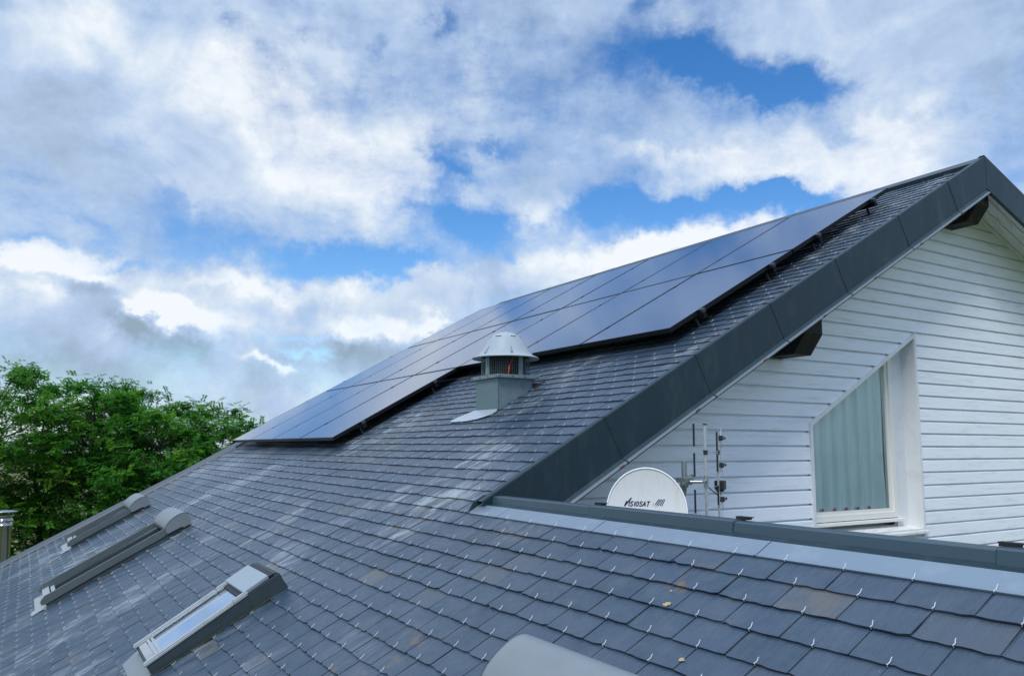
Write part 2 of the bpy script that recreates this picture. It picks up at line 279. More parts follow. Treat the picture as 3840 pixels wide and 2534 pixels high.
# ---------------- slates
GAUGE = .1118; WID = .2145; U0 = 1.652
def yfar(u): return 12.62 - .2*max(-3.2, min(u, 1.6)) + (.16 if u > 1.6 else 0)*0
SKYL_HOLES = [(.0, .80, 4.58, 5.06), (-.42, .90, 8.12, 8.84), (-.06, .86, 11.0, 11.7), (-.42, .90, 1.45, 2.18), (3.0, 3.45, 5.57, 5.92)]
def covered(u, y):
    for a, b, c, d in SKYL_HOLES:
        if a+.03 < u < b-.16 and c+.11 < y < d-.11: return True
    return False
sl = MB(); hooks = []
rng = random.Random(3)
kmin, kmax = -40, int((UR - U0)/GAUGE)
for k in range(kmin, kmax+1):
    uk = U0 - GAUGE*.98 + k*GAUGE if k <= 0 else U0 - GAUGE*.98 + k*GAUGE
    low = uk < U0 - .02
    y0 = -1.2 if low else 3.84
    off = (k % 2)*WID*.5 + .034; j0 = int(math.floor((y0 - off)/WID)); j = j0
    ph = rng.uniform(0, 6)
    while True:
        ya = off + j*WID; yb = ya + WID; j += 1
        if ya > yfar(uk): break
        cy = ya + WID/2; yb = min(yb, yfar(uk)+.03); ya = max(ya, y0)
        if yb - ya < .03: continue
        if covered(uk+.05, cy): continue
        near = math.hypot(cy, uk-1) < 6.0
        wob = .0026*math.sin(cy*1.9+ph) + .0045*math.sin(cy*.7+k*.35) + rng.gauss(0, .0019)
        g = rng.uniform(.0019, .0046); ya2, yb2 = ya+g, yb-g*rng.uniform(.6, 1.4)
        ul = uk + wob; ut = uk + GAUGE + .045; th = rng.uniform(.0055, .0075)
        if ut > UR - .02: ut = UR - .02
        if low and ut > U0 + .06: ut = U0 + .06
        nb = .0115 + rng.uniform(-.0010, .0014); na = .0015
        ns = 7 if near else 1
        sk = rng.gauss(0, .0006)
        if rng.random() < .02: sk += rng.choice((-1, 1))*.003
        bot = []
        for q in range(ns+1):
            tq = q/ns; jit = rng.gauss(0, .0013) if near else 0
            if near and rng.random() < .05: jit += rng.uniform(.002, .006)
            if near and q in (0, ns): jit += rng.uniform(0, .0045) + (rng.uniform(.004, .012) if rng.random() < .06 else 0)
            bot.append((ul + sk*(2*tq-1) + jit, ya2 + (yb2-ya2)*tq))
        ring = bot + [(ut, yb2 + rng.gauss(0, .0008)), (ut, ya2 + rng.gauss(0, .0008))]
        tlt = rng.gauss(0, .0005)
        def nn(u, y, top): 
            f = max(0, min(1, (u-ul)/(ut-ul))); return nb*(1-f) + na*f + (0 if top else -th) + tlt*(y-cy)/WID*2
        top = [rp(u, y, nn(u, y, True)) for u, y in ring]; bt = [rp(u, y, nn(u, y, False)) for u, y in ring]
        n = len(ring); r = rng.random()
        sl.poly(top+bt, [tuple(range(n))[::-1]], col=max(.006, r))
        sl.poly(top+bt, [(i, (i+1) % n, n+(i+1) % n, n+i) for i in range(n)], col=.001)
        # dark strip in the joint to the next slate
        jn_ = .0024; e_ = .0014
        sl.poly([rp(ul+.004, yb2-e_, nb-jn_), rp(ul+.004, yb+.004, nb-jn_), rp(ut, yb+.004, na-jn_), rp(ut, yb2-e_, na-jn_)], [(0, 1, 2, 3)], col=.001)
        hy = cy if abs(yb-ya-WID) < .01 else (ya+yb)/2
        hooks.append((ul, hy, nb+.001, math.dist(rp(ul, hy), (0, 0, ZC)), rp(ul, hy)))
slates = sl.build('slate_covering', SLATE, house, fix=True, label='weathered blue grey slates hung on wire hooks over the whole slope')
# black sheet under the slates, shade of the gaps in its colour, closed verge, eaves
bd = MB()
bd.poly([rp(-3.0, -1.25, -.012), rp(-3.0, 13.0, -.012), rp(U0+.02, 12.3, -.012), rp(U0+.02, -1.25, -.012)], [(0, 1, 2, 3)])
bd.poly([rp(U0+.02, 3.88, -.012), rp(U0+.02, 12.3, -.012), rp(UR-.01, 12.3, -.012), rp(UR-.01, 3.88, -.012)], [(0, 1, 2, 3)])
bd.build('slate_gap_shade', DARK, house, fix=False)
# slate hooks: S-shaped wire over the tail of each slate
def hook(mb, u, y, n, s=1.0, rad=.0012, k=5):
    a = rng.uniform(-.003, .003)
    pts = [(u-.0012, y, n-.006), (u-.002, y, n+.0015), (u+.007*s, y+a*.3-.002, n+.0016), (u+.013*s, y+a*.6-.0005, n+.0022), (u+.018*s, y+a+.001, n+.0040), (u+.022*s, y+a, n+.0060)]
    mb.tube([rp(*p) for p in pts], rad, k)
vis = [h for h in hooks if not (h[0] > 2.2 and 4.45 < h[1] < 12.2 and (h[0] > 3.85 or h[1] > 7.6)) and not (abs(h[0]-U0) > 9)]
vis = [h for h in vis if h[1] > .9]
vis += [(U0-.003, 2.393 + i*WID, .012, math.dist(rp(U0, 2.393+i*WID), (0, 0, ZC)), rp(U0, 2.393+i*WID)) for i in range(-6, 7)]
vis.sort(key=lambda h: h[3])
def inframe(P):
    d = Vector((P[0], P[1], P[2]-ZC)); z = d.dot(F_); x = d.dot(R_)/z; yy = d.dot(U_)/z
    return z > 0 and abs(x) < .645 and -.400 < yy < .46
big = [h for h in vis if inframe(h[4])][:100]; bigset = set(id(h) for h in big)
for h in big:
    q = MB(); hook(q, h[0], h[1], h[2], rng.uniform(.85, 1.15)); q.build('slate_hook', HOOKM, house)
q = MB()
for h in vis:
    if id(h) not in bigset: hook(q, h[0], h[1], h[2], rng.uniform(.7, 1.1), .0010, 4 if h[3] < 7 else 3)
q.build('slate_hooks', HOOKM, house, kind='stuff')
# ---------------- other slopes (seen only from elsewhere)
q = MB()
rg = random.Random(9)
for k in range(0, 26):
    for j in range(0, 42):
        v0 = .05 + k*.22; y0 = 3.86 + j*.215 + (k % 2)*.1
        q.poly([rq(v0, y0, .002), rq(v0, y0+.211, .002), rq(v0+.25, y0+.211, .009), rq(v0+.25, y0, .009)], [(0, 1, 2, 3)], col=max(.001, rg.random()))
AX = U0*CS + H*SN + .075; AZ = AX*TN - H/CS + .0
def ra(v, y, n=0.): return Vector((AX + v*math.cos(SR) + n*math.sin(SR), y, AZ - v*math.sin(SR) + n*math.cos(SR) + ZC))
for k in range(0, 24):
    for j in range(0, 24):
        v0 = .05 + k*.22; y0 = -1.2 + j*.215 + (k % 2)*.1
        q.poly([ra(v0, y0, .002), ra(v0, y0+.211, .002), ra(v0+.25, y0+.211, .009), ra(v0+.25, y0, .009)], [(0, 1, 2, 3)], col=max(.001, rg.random()))
q.build('rear_slate_covering', SLATE, house, fix=False)
# ---------------- walls below
q = MB()
def solid(x0, x1, y0, y1, ztopL, zr, xr, ztopR):
    A = [Vector((x0, y0, 0)), Vector((x1, y0, 0)), Vector((x1, y0, ztopR)), Vector((xr, y0, zr)), Vector((x0, y0, ztopL))]
    q.prism(A, [p + Vector((0, y1-y0, 0)) for p in A])
zl = lambda x: TN*x - H/CS + ZC - .06
solid(-.9, 12.6, YW+.62, 12.75, zl(-.9), ZR+ZC-.12, XR, ZR+ZC-.12-(12.6-XR)*.385)
solid(-.9, 6.8, -1.0, YW+.01, zl(-.9), AZ+ZC-.08, AX, AZ+ZC-.08-(6.8-AX)*.385)
zw = lambda x: (TN*x - H/CS if x < XR else ZR - .385*(x-XR)) + ZC - .13
for P in ([(-.9, 0), (5.35, 0), (5.35, zw(5.35)), (-.9, zw(-.9))], [(6.84, 0), (12.6, 0), (12.6, zw(12.6)), (XR, zw(XR)), (6.84, zw(6.84))],
          [(5.35, 0), (6.84, 0), (6.84, ZC-.74), (5.35, ZC-.74)], [(5.35, ZC+.207), (6.84, ZC+1.045), (6.84, zw(6.84)), (5.35, zw(5.35))]):
    q.prism([Vector((x, YW+.016, z)) for x, z in P], [Vector((x, YW+.62, z)) for x, z in P])
q.build('rendered_wall', RENDER_, house)
# ---------------- grey timber cladding of the gable
CLAD = mat('grey_painted_cladding', (.84,.875,.915), .5, 0, .05, 2.0, .12, 30, .4, dirt=(.36,.39,.38), dscale=3, damt=.35, stretch=(1, 1, 14))
cl = MB(); P_ = .1142; z0 = .021
def wl(z): return 5.345 + (z-.201)/.5593
def roofz(x, d): return (TN*x - H/CS if x < XR else ZR - .385*(x-XR)) + d
def xr_at(z, d):                           # where the cladding meets the soffit on either slope
    return (z - d + H/CS)/TN, XR + (ZR + d - z)/.385
def board(xa0, xa1, xb0, xb1, zb, zt):     # bottom x-range, top x-range
    h = zt - zb; rows = [(zb+.0, YW-.010), (zb+.001, YW-.013), (zt-.021, YW-.010), (zt-.0125, YW+.001), (zt-.0115, YW+.0135), (zt+.0, YW+.0135)]
    A = []; Bq = []
    for z, y in rows:
        t = min(1, max(0, (z-zb)/h)); A.append((xa0+(xb0-xa0)*t, y, z+ZC)); Bq.append((xa1+(xb1-xa1)*t, y, z+ZC))
    n = len(A); cl.poly([(A[0][0], YW+.016, A[0][2])] + A, [], False)
    A = [(A[0][0], YW+.016, A[0][2])] + A; Bq = [(Bq[0][0], YW+.016, Bq[0][2])] + Bq
    cl.strip(A, Bq)
    cl.poly([*A], [tuple(range(len(A)))]); cl.poly([*Bq], [tuple(range(len(Bq)))[::-1]])
for k in range(-17, 25):
    zb = z0 + k*P_; zt = zb + P_; D_ = -.13
    La, Ra = xr_at(zb, D_); Lb, Rb = xr_at(zt, D_)
    La = max(La, 1.95); Lb = max(Lb, 1.95); Ra = min(Ra, 12.55); Rb = min(Rb, 12.55)
    if Lb >= Rb: 
        Lb = Rb = XR
        if La >= Ra: continue
    if zt < -.735 or zb > 1.05: board(La, Ra, Lb, Rb, zb, zt)
    else:
        ea = 5.345 if zb < .201 else wl(zb); eb = 5.345 if zt < .201 else wl(zt)
        ea = min(ea, 6.85); eb = min(eb, 6.85)
        board(La, ea, Lb, eb, zb, zt)
        if zb > 1.0: board(ea, Ra, eb, Rb, zb, zt)
        else: board(6.845, Ra, 6.845, Rb, zb, zt)
clad = cl.build('gable_cladding', CLAD, house, fix=False, label='pale grey painted shiplap boards of the gable')
# the strip of boards above the apex of the window where the course is split
# ---------------- soffit
q = MB()
for f, ln in ((rp, (1.2, UR)), ):
    q.strip([rp(.9, YG+.02, -.14), rp(UR, YG+.02, -.14)], [rp(.9, YW+.02, -.14), rp(UR, YW+.02, -.14)])
q.strip([rq(0, YG+.02, -.15), rq(5.4, YG+.02, -.15)], [rq(0, YW+.02, -.15), rq(5.4, YW+.02, -.15)])
for i in range(4):                          # board joints as battens proud of the sheet
    yy = YG + .05 + i*.1
    q.prism([rq(0, yy, -.150), rq(0, yy+.088, -.150), rq(0, yy+.088, -.162), rq(0, yy, -.162)], [rq(5.4, yy, -.150), rq(5.4, yy+.088, -.150), rq(5.4, yy+.088, -.162), rq(5.4, yy, -.162)])
q.build('soffit', SOFF, house, fix=False)
CLIP = mat('rusty_clip', (.10,.05,.035), .7)
LICH = mat('tan_lichen', (.42,.33,.19), .9, 0, .35, 60, .5, 120)
LICHEN = [(1.340, 2.002, .017), (1.140, 1.755, .012), (1.403, 2.042, .006)]
# ---------------- verge flashing, one folded piece after another
def prof():  # (y, n) around the fold
    return [(3.875, .012), (3.862, .040), (3.845, .046), (YG+.004, .046), (YG, .040), (YG, -.235), (YG-.030, -.268), (YG-.026, -.276), (YG+.012, -.258), (YG+.03, -.15)]
def rake(ua, ub, fn, mitreA=False, mitreB=False, tip=False, sc_=1.0):
    q = MB(); A = []; Bq = []
    for y, n in prof():
        a = ua; b = ub
        if fn is rp:
            if mitreB: b = (XR - (H-n)*SN)/CS
            A.append(rp(a, y, n)); Bq.append(rp(b, y, n))
        else:
            n *= sc_
            if mitreA: a = -n*math.tan(SR)
            A.append(rq(a, y, n)); Bq.append(rq(b, y, n))
    if tip: A = [rp(ua + max(0, (.046-n))*.2, y, n) for (y, n) in prof()]
    q.strip(A, Bq); 
    # folded seam rib at the upper end
    if not mitreB:
        f = fn; P = prof()
        r1 = [f(ub-.010, y-(.0035 if y < 3.81 else 0), n*sc_+(.0035 if n > 0 else 0)) for y, n in P[1:8]]; r2 = [f(ub+.002, y-(.0035 if y < 3.81 else 0), n*sc_+(.0035 if n > 0 else 0)) for y, n in P[1:8]]
        q.strip(r1, r2)
        q.strip([f(ub-.012, y, n*sc_) for y, n in P[1:8]], r1)
    return q.build('verge_flashing', ZINC, house, fix=False)
seams = [1.80, 2.70, 3.57, 4.42, 5.28, 6.25, 7.13]
ust = 1.72
pts = [ust] + seams[1:] + [UR]
for i in range(len(pts)-1):
    rake(pts[i], pts[i+1]-.004 if i < len(pts)-2 else pts[i+1], rp, mitreB=(i == len(pts)-2))
for i, (a, b) in enumerate(((0, 1.05), (1.05, 2.15), (2.15, 3.25), (3.25, 4.35), (4.35, 5.4))):
    rake(a, b, rq, mitreA=(i == 0), sc_=math.cos(SR)/CS)
# drip edge: lip at the foot of the flashing, sky light put in as paler colour
q = MB()
q.strip([rp(ust, YG-.001, -.238), rp(7.704, YG-.001, -.238)], [rp(ust, YG-.031, -.2675), rp(7.689, YG-.031, -.2675)])
q.build('drip_edge_lit', ZLIP, house, fix=False)
# fixing clips on the lip
for k, u in enumerate((2.62, 3.35, 4.1, 4.86, 5.6, 6.35, 7.1)):
    q = MB(); q.box(u, u+.035, YG-.036, YG-.020, -.274, -.262, rp); q.build('fixing_clip', CLIP, house)
# lichen growing on three of the near slates
lr = random.Random(4)
for u, y, r_ in LICHEN:
    q = MB(); n_ = 22; a0 = [rp(u + r_*.75*math.cos(a*2*math.pi/n_)*lr.uniform(.45, 1.15), y + r_*math.sin(a*2*math.pi/n_)*lr.uniform(.45, 1.15), .0125) for a in range(n_)]
    top = [p + Vector((0, 0, .0012)) for p in a0]; q.prism(a0, top); q.build('lichen_patch', LICH, house, kind=None)
# far verge trim
q = MB(); us = [-3.0, -2, -1, 0, 1, 1.6, 3, 5, UR-.02]
A = [[rp(u, yfar(u)-.02, .012) for u in us], [rp(u, yfar(u)+.0, .04) for u in us], [rp(u, yfar(u)+.24, .055) for u in us], [rp(u, yfar(u)+.25, .045) for u in us], [rp(u, yfar(u)+.25, -.2) for u in us]]
for a, b in zip(A[:-1], A[1:]): q.strip(a, b)
q.build('far_verge_trim', mat('slate_grey_zinc', (.062,.080,.098), .5, 0, .2, 3), house, fix=False)
# main ridge cap
RC = mat('ridge_zinc', (.045,.062,.078), .45, .1, .15, 3)
for y0, y1 in ((3.82, 4.86), (4.868, 5.9), (5.908, 7.0), (7.008, 8.1), (8.108, 9.2), (9.208, 10.3), (10.308, 11.4), (11.408, 12.6)):
    q = MB(); pr = [('l', -.13, .012), ('l', -.13, .042), ('l', -.02, .052), ('r', .02, .052), ('r', .13, .042), ('r', .13, .012)]
    g = lambda y: [rp(UR+a, y, n) if s_ == 'l' else rq(a, y, n) for s_, a, n in pr]
    q.strip(g(y0), g(y1)); q.strip(g(y0), [p + Vector((0, 0, -.003)) for p in g(y0+.02)]); q.build('ridge_cap', RC, house, fix=False)
# ---------------- annex: zinc apron and folded ridge cap
XA0 = U0*CS + H*SN; aU = 1.738
js = [3.86, 3.565, 2.765, 1.872, .95, .05, -1.2]
for a, b in zip(js[:-1], js[1:]):
    q = MB(); la = .09 if a > 3.8 else 0
    A = [rp(U0-.002, a, .006), rp(U0-.002, a, .0115), rp(U0+.004, a, .0130), rp(aU, a-la*0, .0105)]
    Bq = [rp(U0-.002, b+.003, .006), rp(U0-.002, b+.003, .0115), rp(U0+.004, b+.003, .0130), rp(aU, b+.003, .0105)]
    q.strip(A, Bq)
    q.strip([rp(U0-.001, b+.006, .0142), rp(aU, b+.006, .0122)], [rp(U0-.001, b-.002, .0142), rp(aU, b-.002, .0122)])
    q.strip([rp(U0-.001, b-.002, .0142), rp(aU, b-.002, .0122)], [rp(U0-.001, b-.005, .011), rp(aU, b-.005, .009)])
    if b > -1: sm = MB(); sm.strip([rp(U0, b-.0045, .0136), rp(aU, b-.0045, .0112)], [rp(U0, b-.0075, .0136), rp(aU, b-.0075, .0112)]); sm.build('apron_seam', DARK, house, fix=False)
    q.build('zinc_apron', ZFLAT, house, fix=False)
CX0 = 2.200; ZK = .005
js = [3.83, 2.93, 2.08, 1.155, .25, -.65, -1.2]
for i, (a, b) in enumerate(zip(js[:-1], js[1:])):
    q = MB(); b2 = b - .012; e = .0
    def pr(y, d=0.0):
        return [Vector((CX0+.022, y, -.313+ZC)), Vector((CX0+.008, y, -.3105+ZC-d*.5)), Vector((CX0-.004-d, y, -.3080+ZC)), Vector((CX0-.001-d, y, -.3045+ZC)), Vector((CX0+.006-d, y, -.268+ZC+d)), Vector((CX0+.013, y, -.264+ZC+d)), Vector((CX0+.060, y, -.262+ZC+d)), Vector((CX0+.15, y, -.34+ZC)), Vector((CX0+.20, y, -.36+ZC))]
    q.strip(pr(a, .0035 if i % 2 else 0), pr(b2, .0035 if i % 2 else 0)); 
    q.prism(pr(a, .0035 if i % 2 else 0), pr(a-.002, .0035 if i % 2 else 0))
    q.prism(pr(b2+.002, .0035 if i % 2 else 0), pr(b2, .0035 if i % 2 else 0))
    q.build('annex_ridge_cap', ZCAP, house, fix=False, bevel=0)
    if i:
        q = MB(); T = lambda x, y, z: Vector((x, y, z+ZC)); q.box(CX0+.045, CX0+.08, a-.03, a+.015, -.260, -.252, T); q.box(CX0+.05, CX0+.075, a-.045, a+.02, -.252, -.2485, T); q.build('ridge_clip', RUB, house)
# dark back of the fold and closing piece at the verge
q = MB(); q.strip([Vector((CX0+.018, 3.83, -.29+ZC)), rp(aU+.02, 3.83, .004), rp(aU-.002, 3.83, .008)], [Vector((CX0+.018, -1.2, -.29+ZC)), rp(aU+.02, -1.2, .004), rp(aU-.002, -1.2, .008)])
q.build('ridge_back_fold', ZINC, house, fix=False)
q = MB(); A = [rp(U0+.0, 3.872, .016), rp(U0+.05, 3.871, .045), Vector((CX0-.02, 3.868, -.262+ZC)), Vector((CX0+.012, 3.866, -.255+ZC)), Vector((CX0+.02, 3.85, -.33+ZC)), rp(U0+.1, 3.86, .016)]
q.prism(A, [p + Vector((0, -.006, 0)) for p in A]); q.build('ridge_end_closure', ZINC, house)
# ---------------- purlin ends
for X1, X0, zt, zv, zc in ((5.088, 4.89, 1.12, .848, .700), (7.575, 7.38, 2.50, 2.245, 2.10)):
    q = MB(); P = [(3.835, zt), (3.835, zv), (3.945, zc), (YW+.03, zc), (YW+.03, zt)]
    q.prism([Vector((X0, y, z+ZC)) for y, z in P], [Vector((X1, y, z+ZC)) for y, z in P]); q.build('purlin_end', BEAM, house, bevel=.004)
# ---------------- gable window
YF = YW + .12
win = MB()
wo_ = [(5.345, -.731), (6.845, -.731), (6.845, 1.040), (5.345, .201)]
def inset(P, d):
    c = []; n = len(P)
    for i in range(n):
        a, b, cc = Vector(P[i-1]), Vector(P[i]), Vector(P[(i+1) % n])
        e1 = (b-a).normalized(); e2 = (cc-b).normalized(); n1 = Vector((-e1.y, e1.x)); n2 = Vector((-e2.y, e2.x))
        bis = (n1+n2).normalized(); c.append(tuple(b + bis*(d/max(.2, bis.dot(n1)))))
    return c
def frame(mb, P, d, y0, y1):
    I = inset(P, d); n = len(P)
    for i in range(n):
        j = (i+1) % n; qd = [P[i], P[j], I[j], I[i]]
        mb.prism([Vector((x, y0, z+ZC)) for x, z in qd], [Vector((x, y1, z+ZC)) for x, z in qd])
fr = [(5.46, -.605), (6.655, -.605), (6.655, .885), (5.46, .215)]
frame(win, fr, .048, YF-.012, YF+.05)
f2 = inset(fr, .044); frame(win, f2, .036, YF+.004, YF+.045)
window = win.build('window', FRAMEW, house, bevel=.004, label='trapezoid gable window with drawn green net curtain')
q = MB(); frame(q, wo_, .030, YW-.026, YW+.004); q.build('casing', WHITE, window, bevel=.003)
q = MB()  # reveals
I = inset(wo_, .022); F3 = [(5.375, -.70), (6.815, -.70), (6.815, .99), (5.375, .185)]
q.strip([Vector((6.822, YW-.02, -.72+ZC)), Vector((6.822, YW-.02, 1.02+ZC))], [Vector((6.815, YF+.06, -.72+ZC)), Vector((6.815, YF+.06, 1.02+ZC))])
q.strip([Vector((5.368, YW-.02, -.72+ZC)), Vector((5.368, YW-.02, .20+ZC))], [Vector((5.372, YF+.06, -.72+ZC)), Vector((5.372, YF+.06, .20+ZC))])
q.strip([Vector((5.36, YW-.02, .188+ZC)), Vector((6.84, YW-.02, 1.020+ZC))], [Vector((5.36, YF+.06, .188+ZC)), Vector((6.84, YF+.06, 1.020+ZC))])
q.box(6.653, 6.818, YF-.004, YF+.03, -.70, 1.0, lambda x, y, z: Vector((x, y, z+ZC)))
q.box(5.37, 5.462, YF-.004, YF+.03, -.70, .25, lambda x, y, z: Vector((x, y, z+ZC)))
tp = [(5.37, .18), (6.82, 1.02), (6.82, .975-.005), (6.655, .88), (5.46, .212), (5.37, .165)]
q.prism([Vector((x, YF-.002, z+ZC)) for x, z in tp], [Vector((x, YF+.03, z+ZC)) for x, z in tp])
q.build('reveal', WHITE, window, fix=False)
q = MB(); T = lambda x, y, z: Vector((x, y, z+ZC))
q.box(5.44, 6.70, YF-.045, YF+.0, -.640, -.612, T); q.build('bottom_rail', FRAMEW, window, bevel=.004)
q = MB(); q.hexa([T(5.36, YW-.045, -.745), T(6.86, YW-.045, -.745), T(6.83, YF+.04, -.725), T(5.36, YF+.04, -.725), T(5.36, YW-.045, -.722), T(6.86, YW-.045, -.722), T(6.83, YF+.04, -.672), T(5.36, YF+.04, -.672)])
q.build('sill', mat('peeling_sill_paint', (.74,.75,.73), .5, 0, .05, 4, .3, 60, .3, dirt=(.10,.085,.07), dscale=11, damt=.8, stretch=(.8,3,6)), window, bevel=.003)
q = MB(); gp = inset(fr, .07); q.poly([Vector((x, YF+.02, z+ZC)) for x, z in gp], [(0, 1, 2, 3)]); q.build('glass', PANE, window, fix=False)
q = MB(); nx = 150; bottom = []; top = []
for i in range(nx+1):
    x = 5.40 + i/nx*1.175
    ph = (x-5.5)/.158*2*math.pi; y = YF+.066 + .019*math.sin(ph) - .008*abs(math.sin(ph*.5+.4)) + .010*math.sin(ph*2.1+1) + .004*math.sin(ph*5)
    zt = min(.92, .20 + (x-5.44)*.56)
    bottom.append((x, y)); top.append(zt)
rows = 14; pts2 = []
for r in range(rows+1):
    for i, (x, y) in enumerate(bottom):
        t = r/rows; pts2.append(Vector((x + .004*math.sin(7*t+i*.3), y + .006*math.sin(t*9+i*.2)*(1-t), ZC - .575 + t*(top[i]+.575))))
q.poly(pts2, [(r*(nx+1)+i, r*(nx+1)+i+1, (r+1)*(nx+1)+i+1, (r+1)*(nx+1)+i) for r in range(rows) for i in range(nx)], True)
q.build('curtain', CURT, window, fix=False)
for i in range(6):
    x = 5.55 + i*.158; q = MB(); q.box(x, x+.020, YF+.058, YF+.061, -.560, -.505, T); q.build('curtain_tape', REDT, window)
q = MB(); q.box(5.3, 6.9, YF+.13, YF+.14, -.8, 1.3, T); q.build('room_shade', mat('blackout_lining', (.55,.68,.64), .9), window)
# ================================================================ skylights
DARKPANE = mat('shaded_glass', (.012,.018,.022), .12)
def skylight_shutter(u0, u1, y0, y1, label, hb=.045):
    # base box with glass, side rails carrying a roller shutter, rounded hood at the top
    q = MB()
    q.box(u0+.02, u1-.02, y0, y0+.06, -.01, hb, rp); q.box(u0+.02, u1-.02, y1-.06, y1, -.01, hb, rp); q.box(u0+.02, u0+.09, y0+.06, y1-.06, -.01, hb-.02, rp); q.box(u1-.12, u1-.02, y0+.06, y1-.06, -.01, hb, rp)
    for yy in (y0-.012, y1):                # stepped side flashing
        q.box(u0+.02, u1-.05, yy, yy+.012, -.005, hb-.02, rp)
    b = q.build('skylight', SKYD, house, label=label, bevel=.002)
    q = MB(); q.box(u0+.09, u1-.12, y0+.06, y1-.06, hb-.045, hb-.035, rp); q.build('glass', DARKPANE, b)
    for ya, yb in ((y0-.012, y0+.026), (y1-.026, y1+.012)):
        q = MB(); prof_ = [(u0-.01, hb+.004), (u0-.008, hb+.030), (u0+.015, hb+.050), (u0+.07, hb+.058), (u1-.22, hb+.058), (u1-.22, hb+.012), (u0+.02, hb-.004)]
        q.prism([rp(u, ya, n) for u, n in prof_], [rp(u, yb, n) for u, n in prof_])
        q.box(u0+.03, u1-.22, ya+.008, yb-.008, hb+.0582, hb+.0630, rp)
        q.build('side_rail', SKYG, b, bevel=.005)
    q = MB(); q.tube([rp(u0+.12, y0+.26, hb+.006), rp(u1-.28, y0+.26, hb+.014)], .011, 8); q.tube([rp(u0+.12, y0+.20, hb+.004), rp(u1-.28, y0+.20, hb+.012)], .006, 6); q.build('guide_bar', SKYL, b)
    q = MB(); q.box(u0+.015, u0+.075, y0+.03, y1-.03, hb-.012, hb+.022, rp); q.box(u0+.085, u0+.12, y0+.05, y1-.05, hb-.01, hb+.012, rp); q.build('bottom_bar', SKYL, b, bevel=.003)
    # hood
    q = MB(); ua, ub = u1-.225, u1+.012; pf = []
    for i in range(15):
        t = i/14*math.pi*.5; pf.append((ua + (ub-ua)*.68*(1-math.cos(t)), hb+.050 + .072*math.sin(t)))
    for i in range(1, 8):
        t = i/7*math.pi*.5; pf.append((ua + (ub-ua)*(.68+.32*math.sin(t)), hb+.050 + .072*(.42+.58*math.cos(t))))
    pf += [(ub, hb+.015), (ub-.035, hb-.012), (ub-.085, hb-.012), (ub-.10, hb+.004), (ua, hb+.010)]
    A = [rp(u, y0-.03, n) for u, n in pf]; Bq = [rp(u, y1+.03, n) for u, n in pf]
    n = len(pf); q.poly(A+Bq, [(i, (i+1) % n, n+(i+1) % n, n+i) for i in range(n)], True)
    q.poly(A, [tuple(range(n))]); q.poly(Bq, [tuple(range(n))[::-1]])
    # rim along both cheeks
    q.build('shutter_hood', SKYH, b)
    q = MB()
    for yy in (y0-.034, y1+.030):
        q = MB(); q.strip([rp(u, yy, n+.0025) for u, n in pf[:22]], [rp(u, yy+.004, n+.0025) for u, n in pf[:22]]); q.build('hood_rim', SKYD, b, fix=False)
    q = MB(); q.poly([rp(u0-.11, y0-.02, .013), rp(u0-.11, y0+.16, .013), rp(u0+.03, y0+.16, .016), rp(u0+.03, y0-.02, .016)], [(0,1,2,3)]); q.poly([rp(u0-.08, y0+.16, .013), rp(u0-.08, y1+.04, .013), rp(u0+.03, y1+.04, .016), rp(u0+.03, y0+.16, .016)], [(0,1,2,3)])
    q.build('front_flashing', SKYL, b, fix=False)
    q = MB()
    for i in range(26):                    # moss along the lower side
        u = rng.uniform(u0+.05, u1-.1); r = rng.uniform(.003, .007); q.tube([rp(u, y0-.018, .008), rp(u+rng.uniform(.01,.03), y0-.02+rng.uniform(-.006,.004), .012)], r, 5)
    q.build('moss', MOSS, b, kind='stuff')
    return b
skylight_shutter(-.465, .875, 8.12, 8.84, 'grey skylight with roller shutter rails and rounded hood, middle of the slope')
skylight_shutter(-.11, .875, 11.0, 11.70, 'far grey shuttered skylight beside the verge')
skylight_shutter(-.42, .965, 1.42, 2.24, 'nearest skylight of which only the rounded grey hood shows at the bottom edge', .002)
# the open skylight nearest the camera, bare glass reflecting the sky
u0, u1, y0, y1 = -.015, .765, 4.59, 5.06
q = MB()
def wz(u): return .068 + .038*(u-u0)/(u1-u0)
def wbox(mb, ua, ub, ya, yb, lo, hi):      # box whose top and bottom follow the rising frame
    mb.hexa([rp(ua, ya, lo(ua)), rp(ub, ya, lo(ub)), rp(ub, yb, lo(ub)), rp(ua, yb, lo(ua)), rp(ua, ya, hi(ua)), rp(ub, ya, hi(ub)), rp(ub, yb, hi(ub)), rp(ua, yb, hi(ua))])
g0 = lambda u: -.01
wbox(q, u0, u1, y0, y0+.035, g0, lambda u: wz(u)-.006); wbox(q, u0, u1, y1-.035, y1, g0, lambda u: wz(u)-.006)
wbox(q, u0, u0+.03, y0+.035, y1-.035, g0, lambda u: wz(u)-.012); wbox(q, u1-.03, u1, y0+.035, y1-.035, g0, lambda u: wz(u)+.004)
q.box(u1-.20, u1+.004, y0-.004, y0+.006, -.005, .104, rp)
q.hexa([rp(u1-.02, y0, -.005), rp(u1+.012, y0, -.005), rp(u1+.012, y1, -.005), rp(u1-.02, y1, -.005), rp(u1-.008, y0, .112), rp(u1-.002, y0, .112), rp(u1-.002, y1, .112), rp(u1-.008, y1, .112)])
b = q.build('skylight', SKYD, house, label='small open skylight with bare pane reflecting the blue sky', bevel=.002)
q = MB(); wbox(q, u0+.03, u1-.03, y0+.03, y1-.03, lambda u: wz(u)-.016, lambda u: wz(u)-.010); q.build('glass', SKYPANE, b)
um = u0+.50
